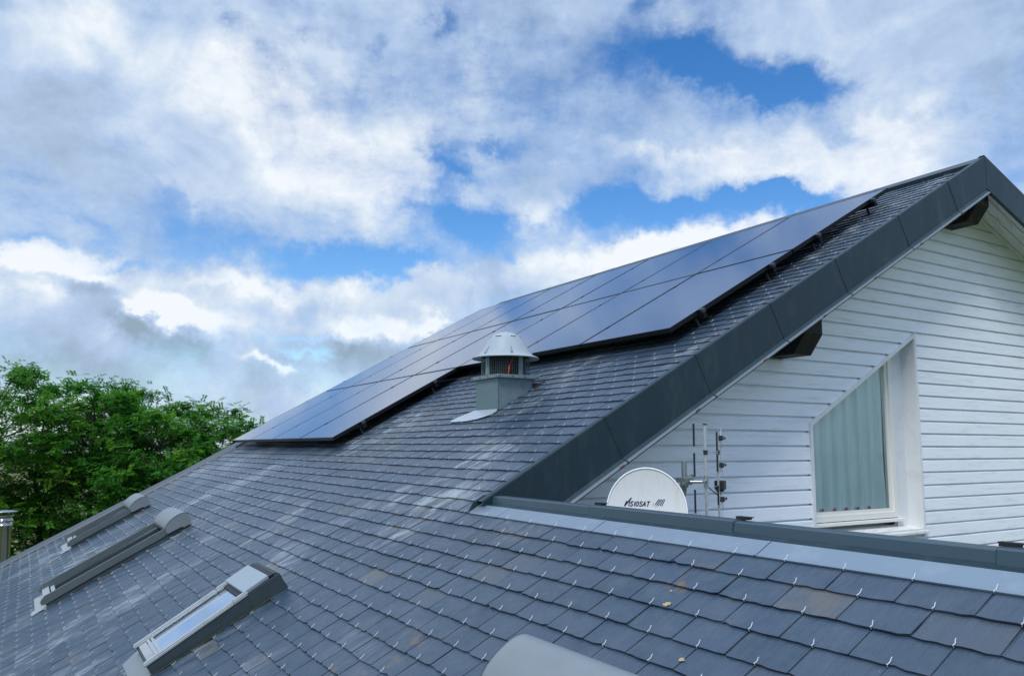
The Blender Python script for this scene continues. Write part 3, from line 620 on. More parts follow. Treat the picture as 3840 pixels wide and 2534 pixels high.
for ya, yb in ((y0-.004, y0+.036), (y1-.036, y1+.004)):
    for a, c, dz in ((u0-.01, um, 0), (um+.001, u1-.19, .004)):
        q = MB(); wbox(q, a, c, ya, yb, lambda u: wz(u)-.004, lambda u: wz(u)+.010+dz); wbox(q, a+.004, c-.004, ya+.008, yb-.008, lambda u: wz(u)+.0101+dz, lambda u: wz(u)+.0165+dz); q.build('side_rail', SKYL, b, bevel=.003)
q = MB(); wbox(q, u1-.21, u1-.055, y0+.012, y1+.004, lambda u: wz(u)+.002, lambda u: wz(u)+.024); q.build('top_cover', mat('cover_grey', (.30,.36,.39), .35, .2, .06, 9), b, bevel=.004)
q = MB(); wbox(q, u1-.235, u1-.21, y0+.03, y1-.03, lambda u: wz(u)-.006, lambda u: wz(u)+.004); wbox(q, u1-.05, u1-.022, y0+.012, y1-.0, lambda u: wz(u)+.001, lambda u: wz(u)+.014); q.build('top_seal', RUB, b)
q = MB(); wbox(q, u0+.012, u0+.055, y0+.036, y1-.036, lambda u: wz(u)-.009, lambda u: wz(u)-.002); wbox(q, u0+.058, u0+.075, y0+.036, y1-.036, lambda u: wz(u)-.009, lambda u: wz(u)+.003); wbox(q, u0+.080, u0+.096, y0+.036, y1-.036, lambda u: wz(u)-.009, lambda u: wz(u)-.001); q.build('bottom_bar', SKYL, b, bevel=.002)
q = MB(); q.poly([rp(u0-.10, y0+.03, .014), rp(u0-.10, y1+.02, .014), rp(u0+.0, y1+.10, .017), rp(u0+.0, y0-.01, .017)], [(0,1,2,3)]); q.strip([rp(u0, y0-.005, .017), rp(u0-.002, y0, .06)], [rp(u0, y1+.005, .017), rp(u0-.002, y1, .06)]); q.build('front_flashing', SKYH, b, fix=False)
q = MB()
for i in range(60):
    u = rng.uniform(u0, u1-.1); r = rng.uniform(.002, .007); q.tube([rp(u, y0-.008-rng.random()*.012, .012), rp(u+rng.uniform(.01,.04), y0-.012-rng.random()*.012, .012)], r, 5)
q.build('moss', MOSS, b, kind='stuff')
# ================================================================ solar array
PW, PL, PN = 1.116, 1.588, .140
yc = [12.255 - 1.1305*i for i in range(7)]; ur = [2.345, 3.952, 5.560]
def panel_proto(name):
    t = thing(name, 'x', 'solar panel', (0,0,0), (0, -SL, 0), 'black solar panels clamped side by side on the slate roof')
    f = MB(); hw = .011
    f.box(0, PL, 0, hw, -.035, 0); f.box(0, PL, PW-hw, PW, -.035, 0); f.box(0, hw, hw, PW-hw, -.035, 0); f.box(PL-hw, PL, hw, PW-hw, -.035, 0); f.box(hw, PL-hw, hw, PW-hw, -.032, -.029)
    f.build('frame', PFRAME, t, inv=False)
    g = MB(); g.box(hw, PL-hw, hw, PW-hw, -.006, -.0012); g.build('glass', SOLAR, t, inv=False)
    return t
proto = panel_proto('solar_panel')
def dup(o, name_parent=None):
    c = o.copy(); C.objects.link(c)
    for ch in list(o.children):
        d = ch.copy(); C.objects.link(d); d.parent = c
    return c
ordn = ['first', 'second', 'third', 'fourth', 'fifth', 'sixth', 'seventh']
first = True
for r, nn_ in ((0, 4), (1, 7), (2, 7)):
    for i in range(nn_):
        o = proto if first else dup(proto); first = False
        ya = yc[i] - PW
        o.location = rp(ur[r], ya, PN + rng.uniform(-.0006, .0006))
        o.rotation_euler = (rng.gauss(0, .0006), -SL + rng.gauss(0, .0006), 0)
        rown = ['bottom row of four', 'middle row of seven', 'top row of seven'][r]
        if r == 0: ex = ['next to the treetops', 'second from the far verge', 'third from the far verge', 'nearest the fan cowl'][i]
        elif r == 1: ex = ['at the far verge', 'second from the far verge', 'third from the far verge', 'middle one', 'third from the gable', 'second from the gable', 'nearest the gable'][i]
        else: ex = ['at the far end of the ridge', 'second from the far end', 'third from the far end', 'middle one', 'third from the gable', 'second from the gable', 'nearest the gable peak'][i]
        o['label'] = 'black solar panel in the ' + rown + ', ' + ex
# rails, end brackets and mid clamps are things of their own: one rail each
def rail(u, y0, y1, label):
    t = thing('mounting_rail', label, 'rail', rp(u, y0, 0), group='mounting rails under the solar panels')
    q = MB(); q.box(u-.02, u+.02, y0-.035, y1+.03, PN-.075, PN-.036, rp); q.build('bar', PFRAME, t)
    q = MB(); q.box(u-.020, u+.020, y0-.042, y0-.016, PN-.032, PN-.004, rp); q.box(u-.018, u+.018, y0-.018, y0-.004, PN-.03, PN+.002, rp); q.build('end_clamp', CLAMP, t, bevel=.002)
    q = MB(); q.box(u-.026, u+.026, y1-.001, y1+.015, PN-.036, PN+.001, rp); q.build('end_clamp', CLAMP, t, bevel=.002)
    q = MB(); q.box(u-.040, u-.028, y0+.03, y0+.05, .014, PN-.06, rp); q.box(u-.045, u+.03, y0+.02, y0+.06, .014, .018, rp); q.build('roof_hook', CLAMP, t)
    for i in range(len(yc)):
        ym = yc[i] - PW - .0072
        if y0 + .2 < ym < y1 - .2:
            q = MB(); q.box(u-.03, u+.03, ym-.0064, ym+.0064, PN-.03, PN+.001, rp); q.box(u-.020, u+.020, ym-.010, ym+.010, PN+.0012, PN+.0032, rp); q.build('mid_clamp', PFRAME, t)
ye = yc[0]; yn = yc[6]-PW; yq = yc[3]-PW
for r, (yy, nm) in enumerate(((yq, 'bottom'), (yn, 'middle'), (yn, 'top'))):
    for f, nf in ((.22, 'lower'), (.80, 'upper')):
        rail(ur[r] + f*PL, yy, ye, 'black rail carrying the %s row of solar panels, %s of its two rails' % (nm, nf))
# ================================================================ roof fan
vz = lambda x, y, z: Vector((x, y, z+ZC))
fan = thing('roof_extractor_fan', 'galvanised box with mesh cage and pale domed cowl standing on the slates below the panels', 'roof vent', (3.43, 5.745, .30+ZC))
X0, X1, Y0, Y1, ZT = 3.272, 3.625, 5.565, 5.925, .566
zr_ = lambda x: TN*x - H/CS
q = MB()
A = [vz(X0, Y0, zr_(X0)-.02), vz(X1, Y0, zr_(X1)-.02), vz(X1, Y0, ZT), vz(X0, Y0, ZT)]
q.prism(A, [p + Vector((0, Y1-Y0, 0)) for p in A])
# raised folds on the side facing the camera
for a, bq in (((3.29, .56), (3.395, .385)), ((3.48, .56), (3.515, .445)), ((3.515, .445), (3.56, .449))):
    q.tube([vz(a[0], Y0-.001, a[1]), vz(bq[0], Y0-.001, bq[1])], .0022, 5)
q.build('casing', GALV, fan)
q = MB(); q.box(X0-.004, X0-.0005, Y0-.004, Y1+.004, zr_(X0)+.0, ZT-.001, vz); q.tube([vz(X0-.004, Y0-.003, zr_(X0)), vz(X0-.004, Y0-.003, ZT)], .005, 6); q.build('front_panel', GALVF, fan)
q = MB()
q.box(X0-.030, X1+.022, Y0-.045, Y1+.045, ZT, ZT+.028, vz); q.build('flange', GALV, fan, bevel=.003)
q = MB()
for i in range(4):
    y = Y0-.02 + i*(Y1-Y0+.04)/3; q.tube([vz(X0-.033, y, ZT+.013), vz(X0-.029, y, ZT+.013)], .005, 8)
    x = X0-.01 + i*(X1-X0+.01)/3; q.tube([vz(x, Y0-.048, ZT+.013), vz(x, Y0-.044, ZT+.013)], .005, 8)
q.build('rivets', DARK, fan)
cx, cy = 3.450, 5.745; zb, zt = ZT+.028, .752
q = MB()
for k in range(72):
    a = 2*math.pi*k/72; q.tube([vz(cx+.205*math.cos(a), cy+.205*math.sin(a), zb), vz(cx+.205*math.cos(a), cy+.205*math.sin(a), zt)], .0011, 3, False)
for k in range(13):
    z = zb + .006 + (zt-zb-.01)*k/12; q.lathe((cx, cy, ZC), [(.2062, z-.0009), (.2072, z), (.2062, z+.0009)], 40, False)
q.build('mesh_cage', mat('mesh_wire', (.16,.19,.19), .45, .5), fan)
q = MB()
for a in (math.radians(-166), math.radians(-84), math.radians(8), math.radians(98)):
    q = MB(); ca, sa = math.cos(a), math.sin(a); T = lambda r, s_, z: Vector((cx + r*ca - s_*sa, cy + r*sa + s_*ca, z+ZC))
    q.box(.196, .216, -.019, .019, zb-.002, zt+.012, T); q.box(.2165, .219, -.006, .006, zb, zt, T); q.build('post', GALV, fan, bevel=.002)
q = MB(); q.lathe((cx, cy, ZC), [(.0, zb+.005), (.15, zb+.005), (.165, zb+.05), (.165, zt-.01), (.0, zt-.01)], 24); q.box(cx-.06, cx-.01, cy-.14, cy-.12, zb+.03, zb+.10, vz); q.build('motor', mat('motor_shade_black', (.012,.014,.015), .5, .3, .2, 8), fan)  # bulk and near-black colour stand in for the shade inside the cage
q = MB(); q.tube([vz(cx-.10, cy-.212, zb-.008), vz(cx-.098, cy-.214, zb+.03), vz(cx-.085, cy-.205, zb+.075), vz(cx-.055, cy-.19, zb+.115), vz(cx-.03, cy-.17, zt-.002)], .0068, 8); q.build('cable', RED, fan)
q = MB()
pf = [(.205, zt+.004), (.272, zt-.006), (.284, zt-.010), (.286, zt-.004), (.270, zt+.006), (.238, zt+.018), (.226, zt+.027), (.203, zt+.062), (.181, zt+.095), (.158, zt+.130), (.137, zt+.160), (.116, zt+.184), (.090, zt+.203), (.058, zt+.216), (.026, zt+.222), (.0005, zt+.223)]
q.lathe((cx, cy, ZC), pf, 48)
q.build('cowl', COWL, fan)
q = MB()
for a in (-150, -88, -30, 30, 90, 150):
    ar = math.radians(a); 
    for j in range(5):
        t = ar + (j-2)*.11; t2 = t + .11
        if j < 4: q.hexa([vz(cx+r*math.cos(tt), cy+r*math.sin(tt), z) for z in (zt+.172, zt+.178) for r, tt in ((.113, t), (.127, t), (.127, t2), (.113, t2))])
q.build('cowl_slots', DARK, fan)
q = MB()
for a in (-168, -108, -48, 12, 72, 132):
    ar = math.radians(a); c_, s_ = math.cos(ar), math.sin(ar)
    q.tube([vz(cx+.236*c_, cy+.236*s_, zt+.012), vz(cx+.232*c_, cy+.232*s_, zt+.034)], .006, 8)
    q.tube([vz(cx+.226*c_, cy+.226*s_, zt+.024), vz(cx+.19*c_, cy+.19*s_, zt+.085)], .011, 8, True, .003)
q.build('cowl_bolts', GALV, fan)
q = MB(); PT = []
outl = [(2.995, 5.555), (2.95, 5.50), (2.89, 5.52), (2.83, 5.62), (2.80, 5.76), (2.795, 5.95), (2.80, 6.06), (2.83, 6.08), (2.88, 6.05), (2.95, 5.98), (2.998, 5.935)]
q.prism([rp(u, y, .0175) for u, y in outl], [rp(u, y, .0205) for u, y in outl]); q.build('apron', WAPRON, fan)
q = MB(); q.box(X1-.02, X1+.03, Y0-.012, Y0+.02, zr_(X1)-.0, zr_(X1)+.03, vz)
for i in range(30):
    u = rng.uniform(3.38, 3.50); q.tube([rp(u, Y0-.008-rng.random()*.02, .010), rp(u+.02, Y0-.010-rng.random()*.02, .012)], rng.uniform(.002, .007), 5)
q.build('debris', mat('dark_moss', (.03,.025,.018), .9, 0, .5, 30, .5), fan, kind='stuff')
# ================================================================ satellite dish
dish = thing('satellite_dish', 'white satellite dish with dark blue lettering behind the zinc ridge', 'satellite dish', (3.18, 3.6, -.75+ZC))
dc = Vector((3.125, 3.60, -.372+ZC)); nd = Vector((-.64, -.74, .16)).normalized()
dr = Vector((0,0,1)).cross(nd).normalized(); dr = -dr if dr.dot(R_) < 0 else dr; du = dr.cross(nd); du = du if du.z > 0 else -du
RX, RY = .2315, .255
def dp(a, b_, off=0.0):                    # a,b in dish units; shallow bowl seen from the back opens toward the camera
    d2 = (a/RX)**2 + (b_/RY)**2
    return dc + dr*a + du*b_ - nd*(.032*(1-d2)) + nd*off
q = MB(); KR, KA = 12, 56; pts2 = [dp(0, 0)]
for i in range(1, KR+1):
    for j in range(KA):
        a = 2*math.pi*j/KA; pts2.append(dp(RX*i/KR*math.cos(a), RY*i/KR*math.sin(a)))
fs = [(0, 1+j, 1+(j+1) % KA) for j in range(KA)] + [(1+(i-1)*KA+j, 1+i*KA+j, 1+i*KA+(j+1) % KA, 1+(i-1)*KA+(j+1) % KA) for i in range(1, KR) for j in range(KA)]
q.poly(pts2, fs, True); q.poly([p - nd*.004 for p in pts2], [f[::-1] for f in fs], True)
q.build('reflector', DISHM, dish, fix=False)
q = MB(); ring = [dp(RX*math.cos(2*math.pi*j/KA), RY*math.sin(2*math.pi*j/KA)) for j in range(KA+1)]
q.tube(ring, .0052, 8); q.build('rim', mat('dish_rim', (.80,.81,.79), .4, 0, .05, 4, 0, 50, .5, dirt=(.50,.36,.20), dscale=4, damt=.4), dish, fix=False)
# lettering: VISIOSAT with a tall slanted V and a small fan mark
def stroke(mb, pl, w_):
    for (a, b_), (c_, d_) in zip(pl[:-1], pl[1:]):
        dx, dy = c_-a, d_-b_; ln = math.hypot(dx, dy) or 1e-6; nx_, ny_ = -dy/ln*w_/2, dx/ln*w_/2; ex, ey = dx/ln*w_*.25, dy/ln*w_*.25
        mb.poly([dp(a-ex+nx_, b_-ey+ny_, .0016), dp(c_+ex+nx_, d_+ey+ny_, .0016), dp(c_+ex-nx_, d_+ey-ny_, .0016), dp(a-ex-nx_, b_-ey-ny_, .0016)], [(0,1,2,3)])
G = {'V': [[(.22, 1.0), (.02, 0)], [(.02, 0), (1.15, 1.75)]], 'I': [[(.2, 0), (.2, 1)]],
     'S': [[(.58, .86), (.42, 1), (.18, 1), (.04, .86), (.06, .64), (.5, .42), (.55, .18), (.4, 0), (.14, 0), (0, .14)]],
     'O': [[(.32, 0), (.08, .16), (.02, .5), (.1, .84), (.34, 1), (.58, .84), (.66, .5), (.56, .16), (.32, 0)]],
     'A': [[(0, 0), (.36, 1), (.66, 0)], [(.13, .34), (.56, .34)]], 'T': [[(0, 1), (.72, 1)], [(.36, 1), (.36, 0)]]}
adv = {'V': .74, 'I': .46, 'S': .74, 'O': .84, 'A': .80, 'T': .7}
q = MB(); hh = .0262; x = -.128; yb_ = .036
for ch in 'VISIOSAT':
    for pl in G[ch]:
        stroke(q, [(x + (px_*.88 + py_*.28)*hh, yb_ + py_*hh) for px_, py_ in pl], .0056 if ch != 'V' else .0075)
    x += adv[ch]*hh*1.0
for i in range(5):
    xa = .056 + i*.0085; stroke(q, [(xa - .002 - .0035*(4-i)*.4, yb_+.008 - .0015*i), (xa+.016, yb_+.040)], .0040)
stroke(q, [(.040, yb_+.020), (.037, yb_+.008), (.043, yb_-.002)], .0012); stroke(q, [(.060, yb_-.004), (.068, yb_+.006)], .0012); stroke(q, [(.050, yb_-.006), (.056, yb_+.004)], .0012)
q.build('lettering', NAVY, dish, fix=False)
q = MB(); q.tube([dc - nd*.05, dc - nd*.10, dc - nd*.14 + Vector((.06, .02, -.02)), Vector((3.335, 3.62, -.40+ZC))], .016, 8); q.build('bracket', STEEL, dish)
# ================================================================ antenna mast and UHF aerial
mast = thing('antenna_mast', 'short galvanised pole bent back toward the cladding beside the dish', 'mast', (3.50, 3.7, -.7+ZC))
q = MB(); q.tube([vz(3.475, 3.65, -.081), vz(3.475, 3.65, -.24), vz(3.473, 3.66, -.29), vz(3.455, 3.70, -.335), vz(3.44, 3.78, -.38), vz(3.44, 4.0, -.46), vz(3.44, 4.19, -.52)], .0165, 14); q.build('pole', STEEL, mast)
q = MB(); q.box(3.44, 3.51, 3.60, 3.69, -.212, -.182, vz); q.box(3.415, 3.50, 3.605, 3.625, -.225, -.205, vz); q.tube([vz(3.455, 3.60, -.17), vz(3.475, 3.595, -.160), vz(3.50, 3.60, -.17)], .006, 6); q.tube([vz(3.45, 3.64, -.232), vz(3.475, 3.64, -.222)], .024, 10); q.build('clamp', STEEL, mast, bevel=.002)
aer = thing('television_aerial', 'aluminium grid television aerial with black dipoles in front of the gable cladding', 'aerial', (3.55, 3.52, -.55+ZC))
# the aerial stands in a vertical plane turned away from the gable
P0 = Vector((3.352, 3.435, 0)); DA = Vector((1, .5, 0)).normalized(); NA = Vector((.45, -.9, 0)).normalized()
def ap(s_, z, o=0.0): p = P0 + DA*s_ + NA*o; return Vector((p.x, p.y, z+ZC))
SM, SR2, SB = .205, .43, .445               # mast tube, second tube
q = MB()
def sq(mb, s_, za, zb_, w_, o=0.0): 
    T = lambda a, b_, z: ap(s_+a, z, o+b_); mb.box(-w_, w_, -w_*.7, w_*.7, za, zb_, T)
sq(q, SM, -.45, .140, .0095); sq(q, SB, -.45, .095, .0080, .0); q.build('booms', ALU, aer)
q = MB(); q.box(-.013, .013, -.010, .010, .138, .146, lambda a, b_, z: ap(SM+a, z, b_)); sq(q, SM, -.030-.012, -.014, .014); sq(q, SB, -.030-.012, -.014, .013)
q.build('plastic_caps', RUB, aer)
q = MB()
for z in (-.022, -.034): q.tube([ap(SM, z, .004), ap(SB, z, .004)], .004, 6)
q.build('cross_braces', ALU, aer)
q = MB()
for ztop, zbot in ((.140, .010), (-.034, -.165), (-.245, -.375)):
    for i in range(4):
        z = ztop - (ztop-zbot)*i/3; q.tube([ap(0, z, -.003), ap(SR2, z*.97-.002, -.003)], .0021, 6)
q.build('reflector_bars', ALU, aer)
for ztop, zbot in ((.141, .008), (-.030, -.168), (-.242, -.378)):
    q = MB(); q.tube([ap(0, ztop), ap(0, (ztop+zbot)/2), ap(0, zbot)], .0058, 8); q.build('end_rod', RUB, aer)
for ztop, zbot in ((.100, -.015), (-.045, -.150), (-.235, -.355)):
    q = MB(); q.tube([ap(SR2, ztop), ap(SR2, zbot)], .0052, 8); q.build('end_rod', RUB, aer)
for zc in (.062, -.110, -.325):
    q = MB(); T = lambda a, b_, z: ap(SB+a, zc+z, b_)
    q.box(.006, .075, -.010, .010, -.011, .011, T); q.box(.045, .075, -.014, .014, -.016, .016, T)
    q.tube([T(.075, 0, .005), T(.155, 0, .005), T(.162, 0, 0), T(.155, 0, -.005), T(.075, 0, -.005)], .0045, 6); q.build('dipole_holder', RUB, aer, bevel=.002)
    q = MB()
    for a0, z0_, a1, z1 in ((.05, .012, .005, .065), (.065, .012, .115, .070), (.06, -.012, .005, -.062), (.07, -.012, .125, -.065), (.16, 0, .175, -.001)):
        q.tube([T(a0, 0, z0_), T(a1, -.01, z1)], .0016, 5)
    q.build('dipole', ALU, aer)
q = MB()
for o in (-.003, .004): q.tube([ap(SB+.06+o, .050), ap(SB+.058+o*4, .02, .004), ap(SB+.06+o, -.005), ap(SB+.06+o, -.10), ap(SB+.055+o*4, -.14), ap(SB+.01+o, -.175)], .0015, 5)
q.tube([ap(SB+.06, -.34), ap(SB+.062, -.44)], .0015, 5); q.build('feed_line', ALU, aer)
q = MB(); q.box(.005, .062, -.03, .03, -.262, -.205, lambda a, b_, z: ap(SB+a, z, b_)); q.box(.010, .050, -.022, .022, -.275, -.2615, lambda a, b_, z: ap(SB+a, z, b_)); q.build('junction_box', RUB, aer, bevel=.004)
q = MB(); q.tube([ap(SB+.05, -.265), ap(SB+.045, -.285), ap(SB+.02, -.298), ap(SB-.03, -.292), ap(SB-.10, -.27), ap(SM+.06, -.245), ap(SM+.02, -.235)], .0036, 6); q.tube([vz(3.46, 3.62, -.21), vz(3.40, 3.60, -.235), vz(3.37, 3.62, -.30), vz(3.40, 3.66, -.37)], .004, 6); q.build('cable', RUB, aer)
q = MB(); q.tube([ap(SM, -.205), vz(3.475, 3.60, -.205)], .009, 10); q.box(-.012, .012, -.012, .012, -.24, -.17, lambda a, b_, z: ap(SM+a, z, b_)); q.tube([ap(SM, -.185), ap(SM-.02, -.200), ap(SM-.05, -.205)], .008, 8); q.build('tee_bracket', STEEL, aer)
# ================================================================ flue beyond the verge
FX, FY = -.172, 14.5
flue = thing('flue_pipe', 'shiny stainless steel flue with flat rain cap beyond the far verge', 'flue', (FX, FY, 0))
q = MB(); q.lathe((FX, FY, 0), [(.115, 0), (.115, 3.0), (.104, 3.01), (.104, ZC-1.20), (.112, ZC-1.195), (.112, ZC-1.18), (.104, ZC-1.175), (.104, ZC-1.13)], 32); q.build('pipe', CHROME, flue)
q = MB(); q.lathe((FX, FY, ZC), [(.104, -1.13), (.118, -1.125), (.118, -1.105), (.104, -1.10), (.104, -1.055), (.120, -1.05), (.120, -1.035), (.100, -1.03)], 32); q.build('collar', CHROME, flue)
q = MB()
for a in range(4):
    c_, s_ = math.cos(a*1.57+.5), math.sin(a*1.57+.5); q.tube([vz(FX+.10*c_, FY+.10*s_, -1.04), vz(FX+.12*c_, FY+.12*s_, -.985)], .006, 6)
q.build('cap_struts', CHROME, flue)
q = MB(); q.lathe((FX, FY, ZC), [(.001, -.955), (.10, -.962), (.172, -.978), (.174, -.984), (.165, -.984), (.001, -.984)], 36); q.build('rain_cap', CHROME, flue)
# ================================================================ meadow
gm = mat('meadow_grass', (.12,.145,.045), .9, 0, .35, .25, .6, 4, .2, dirt=(.24,.22,.07), dscale=.12, damt=.7)
q = MB(); NG = 70; ext = 700
def gz(x, y): 
    d = math.hypot(x, y); return (math.sin(x*.05)*math.cos(y*.043)*.25 + max(0, d-60)*.002) if d > 22 else 0
gs = [(-1 + 2*i/NG) for i in range(NG+1)]; gs = [math.copysign(abs(g)**2.2, g)*ext for g in gs]
q.poly([(x, y+5, gz(x, y+5)) for y in gs for x in gs], [(j*(NG+1)+i, j*(NG+1)+i+1, (j+1)*(NG+1)+i+1, (j+1)*(NG+1)+i) for j in range(NG) for i in range(NG)], True)
g = q.build('ground', gm, None, kind='structure', fix=False)
# ================================================================ trees
BARK = mat('bark', (.055,.045,.035), .9, 0, .35, 6, .6, 30, .2)
def leafmat(name, c1, c2, c3):
    m = bpy.data.materials.new(name); m.use_nodes = True; t = m.node_tree; B = t.nodes['Principled BSDF']
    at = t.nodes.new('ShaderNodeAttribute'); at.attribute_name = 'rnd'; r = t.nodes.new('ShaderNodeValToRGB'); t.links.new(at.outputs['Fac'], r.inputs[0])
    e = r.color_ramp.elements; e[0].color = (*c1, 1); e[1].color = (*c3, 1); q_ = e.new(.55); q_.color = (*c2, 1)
    t.links.new(r.outputs[0], B.inputs['Base Color']); B.inputs['Roughness'].default_value = .6; B.inputs['Specular IOR Level'].default_value = .2
    tr = t.nodes.new('ShaderNodeBsdfTranslucent'); t.links.new(r.outputs[0], tr.inputs[0]); mx = t.nodes.new('ShaderNodeMixShader'); mx.inputs[0].default_value = .45
    o = t.nodes['Material Output']; t.links.new(B.outputs[0], mx.inputs[1]); t.links.new(tr.outputs[0], mx.inputs[2]); t.links.new(mx.outputs[0], o.inputs[0]); return m
LEAF = [leafmat('foliage_deep', (.022,.115,.018), (.062,.25,.026), (.17,.38,.036)), leafmat('foliage_fresh', (.034,.140,.018), (.090,.28,.026), (.21,.40,.036))]
def make_tree(seed, hgt, rad, nclump, leaves, mtl, low=.10):
    r = random.Random(seed); tr = MB(); cr_ = MB()
    trunk = []; px_, py_ = 0, 0
    for i in range(9):
        trunk.append(Vector((px_, py_, -.15 + hgt*.86*i/8))); px_ += r.gauss(0, .10); py_ += r.gauss(0, .10)
    tr.tube(trunk, .15, 9, True, .025)
    clumps = []
    for i in range(nclump):
        f = low + (1-low)*((i+.5)/nclump)**.85; z = f*hgt*1.0
        prof_ = math.sin(math.pi*min(1, max(0.05, (f-low*.6)/(1.04-low*.6))))**.55
        R2 = rad*prof_*math.sqrt(r.uniform(.10, 1.0)); a = r.uniform(0, 6.283)
        c = Vector((R2*math.cos(a), R2*math.sin(a), min(z + r.gauss(0, .25), hgt*.985)))
        base = trunk[min(8, int(max(0, c.z - R2*.6)/(hgt*.86)*8))]; 
        if R2 > .3: 
            mid = (base + c)/2 + Vector((r.gauss(0, .12), r.gauss(0, .12), -.12)); tr.tube([base, mid, c], .022, 5, False, .005)
        clumps.append((c, r.uniform(.45, .85)*(1.1 if f < .8 else .75), r.random()))
    per = leaves//nclump
    for c, s_, tone in clumps:
        # sprays: flat fans of pinnate leaflets at varied tilt
        nspray = max(4, per//14)
        for _ in range(nspray):
            d = Vector((r.gauss(0, 1), r.gauss(0, 1), r.gauss(0, .62))); d = d.normalized()*s_*(r.random()**.45)
            p = c + d; dirv = (d + Vector((r.gauss(0, .5), r.gauss(0, .5), r.uniform(-.5, .35)))).normalized()
            side = dirv.cross(Vector((0, 0, 1))); side = side.normalized() if side.length > .01 else Vector((1, 0, 0)); upv = side.cross(dirv)
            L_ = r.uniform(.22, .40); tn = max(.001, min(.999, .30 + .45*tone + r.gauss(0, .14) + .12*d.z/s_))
            for k in range(7):
                for sg in (-1, 1):
                    b0 = p + dirv*L_*(k/7-.5); ll = r.uniform(.085, .14); w_ = r.uniform(.020, .034)
                    ld = (side*sg + dirv*.55 + upv*r.gauss(-.15, .3)).normalized(); pw = ld.cross(upv + side*r.gauss(0, .3)).normalized()*w_
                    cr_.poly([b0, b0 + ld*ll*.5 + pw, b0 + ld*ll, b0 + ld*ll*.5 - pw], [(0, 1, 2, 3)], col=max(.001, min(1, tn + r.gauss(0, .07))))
    return tr, cr_
def tmesh(mb, name, mtl):
    o = mb.build(name, mtl, None, fix=False); return o
protos = []
specs = [(11, 10, 2.7, 95, 46000, 0), (12, 10, 2.5, 85, 40000, 1), (13, 10, 2.9, 100, 48000, 0), (14, 10, 2.3, 80, 36000, 1)]
for sd_, h_, r_, nc, lv, mi in specs:
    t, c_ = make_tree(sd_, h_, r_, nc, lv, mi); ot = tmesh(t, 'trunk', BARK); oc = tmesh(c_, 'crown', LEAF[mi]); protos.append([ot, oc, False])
# pixel-free placement: bearing (degrees from the ridge direction), distance, height above the ground, kind, label
TREES = [(-6.2, 29, 10.0, 2, 'tall leafy tree at the far left of the row, mostly out of view'),
 (-1.6, 27.5, 9.75, 1, 'leafy tree behind the steel flue, at the left edge'),
 (1.2, 30.5, 9.4, 3, 'narrower tree with a low top, just right of the flue'),
 (3.6, 28.5, 9.55, 0, 'broad dark green tree with the highest rounded top left of centre'),
 (6.0, 31.0, 9.45, 3, 'leafy tree right behind the shoulder of the tallest one'),
 (7.6, 27.5, 8.50, 2, 'mid green tree in the middle of the row, above the shuttered skylights'),
 (9.9, 29.5, 8.95, 1, 'upright tree right of the gap in the tree line'),
 (11.9, 28.0, 8.30, 0, 'bushy dark tree behind the verge, third from the solar panels'),
 (13.6, 30.5, 8.00, 3, 'small topped tree second from the solar panels'),
 (15.3, 29.0, 7.10, 1, 'low rounded tree touching the corner of the solar panels'),
 (18.6, 31.0, 6.6, 2, 'tree hidden behind the solar panels at the right end of the row'),
 (-3.8, 36, 10.2, 0, 'tree in the second rank behind the left edge of the row'),
 (4.9, 37, 9.6, 2, 'second rank tree filling the gap behind the tallest one'),
 (8.9, 38, 9.0, 3, 'second rank tree showing through the dip of the tree line'),
 (13.0, 37, 8.2, 1, 'second rank tree behind the bushy dark one')]
rt = random.Random(5)
for bear, dist, hh_, kd, lab in TREES:
    br_ = math.radians(bear); loc = (math.sin(br_)*dist, math.cos(br_)*dist, 0); s_ = (hh_ - 1.15)/10.0
    t = thing('leafy_tree', lab, 'tree', (loc[0], loc[1], gz(loc[0], loc[1])), (0, 0, rt.uniform(0, 6.28)), 'leafy trees in a row beyond the roof')
    t.scale = (s_*rt.uniform(1.15, 1.3), s_*rt.uniform(1.15, 1.3), s_)
    for k in (0, 1):
        o = protos[kd][k]
        if protos[kd][2]: o = o.copy(); C.objects.link(o)
        o.parent = t
    protos[kd][2] = True
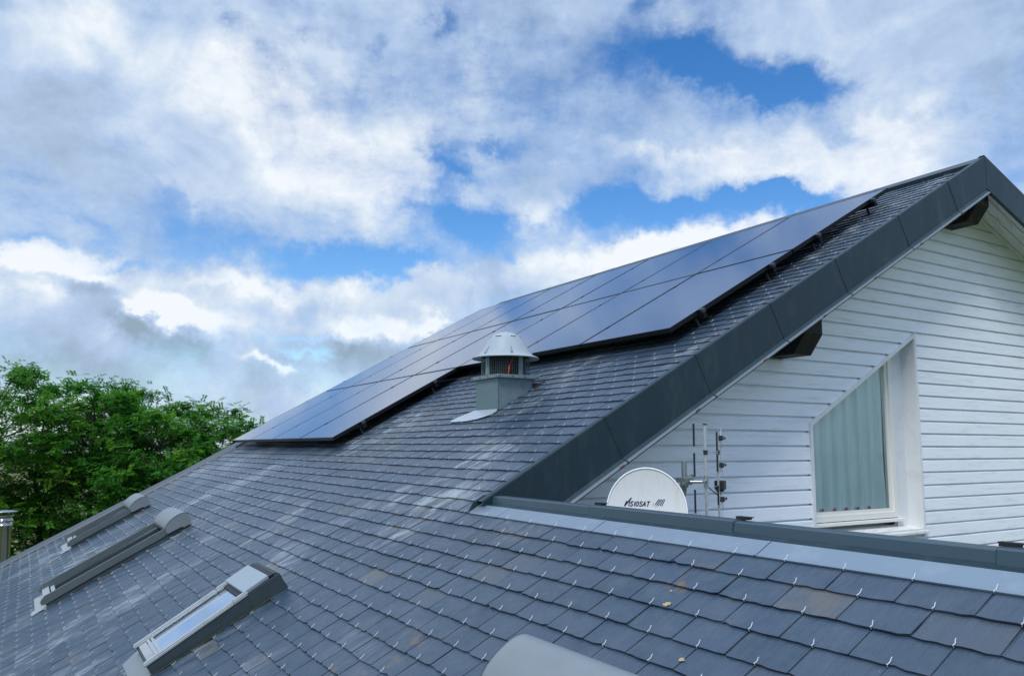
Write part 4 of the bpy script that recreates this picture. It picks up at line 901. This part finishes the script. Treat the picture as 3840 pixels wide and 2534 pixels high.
# undergrowth along the foot of the row
r = random.Random(21)
def make_bush(seed):
    r = random.Random(seed); cb = MB(); st = MB()
    for i in range(9):
        c = Vector((r.gauss(0, .55), r.gauss(0, .55), r.uniform(.35, 1.5))); st.tube([(c.x*.2, c.y*.2, -.1), c*.5, c], .018, 5, False, .006)
        for _ in range(26):
            d = Vector((r.gauss(0, 1), r.gauss(0, 1), r.gauss(0, .7))).normalized()*.5*r.random()**.4; p = c + d
            for k in range(10):
                v = Vector((r.gauss(0, 1), r.gauss(0, 1), r.gauss(0, .6))).normalized(); w2 = v.orthogonal().normalized()*.03; b0 = p + v*r.uniform(0, .12)
                cb.poly([b0, b0 + v*.06 + w2, b0 + v*.12, b0 + v*.06 - w2], [(0, 1, 2, 3)], col=max(.001, min(1, .5 + .3*(i % 3-1)*.6 + r.gauss(0, .15))))
    return st, cb
bp = []
for sd_ in (31, 32):
    a, b_ = make_bush(sd_); bp.append([tmesh(a, 'stems', BARK), tmesh(b_, 'foliage', LEAF[1]), False])
BUSH = [(-2.6, 25.5, 1.1, 'pale green shrub at the foot of the tree behind the flue'), (.3, 25.8, .9, 'low shrub just right of the flue'), (2.2, 26.3, 1.2, 'shrub below the narrow low topped tree'),
 (4.1, 25.2, 1.3, 'rounded shrub above the far skylight rails'), (5.8, 25.8, 1.5, 'tall shrub left of the far skylight hood'), (7.3, 25.0, 1.3, 'shrub directly behind the far skylight hood'), (9.2, 25.6, 1.2, 'shrub at the verge above the middle skylight hood'),
 (11.0, 26.4, 1.4, 'shrub half hidden behind the verge below the upright tree'), (12.8, 26.0, 1.2, 'shrub low behind the verge near the panels'), (14.6, 26.8, 1.2, 'shrub hidden low behind the panel corner')]
for i, (bear, dist, s_, lab) in enumerate(BUSH):
    br_ = math.radians(bear); t = thing('shrub', lab, 'shrub', (math.sin(br_)*dist, math.cos(br_)*dist, 0), (0, 0, r.uniform(0, 6)), 'shrubs along the foot of the trees')
    t.scale = (s_*1.2, s_*1.2, s_); kd = i % 2
    for k in (0, 1):
        o = bp[kd][k]
        if bp[kd][2]: o = o.copy(); C.objects.link(o)
        o.parent = t
    bp[kd][2] = True
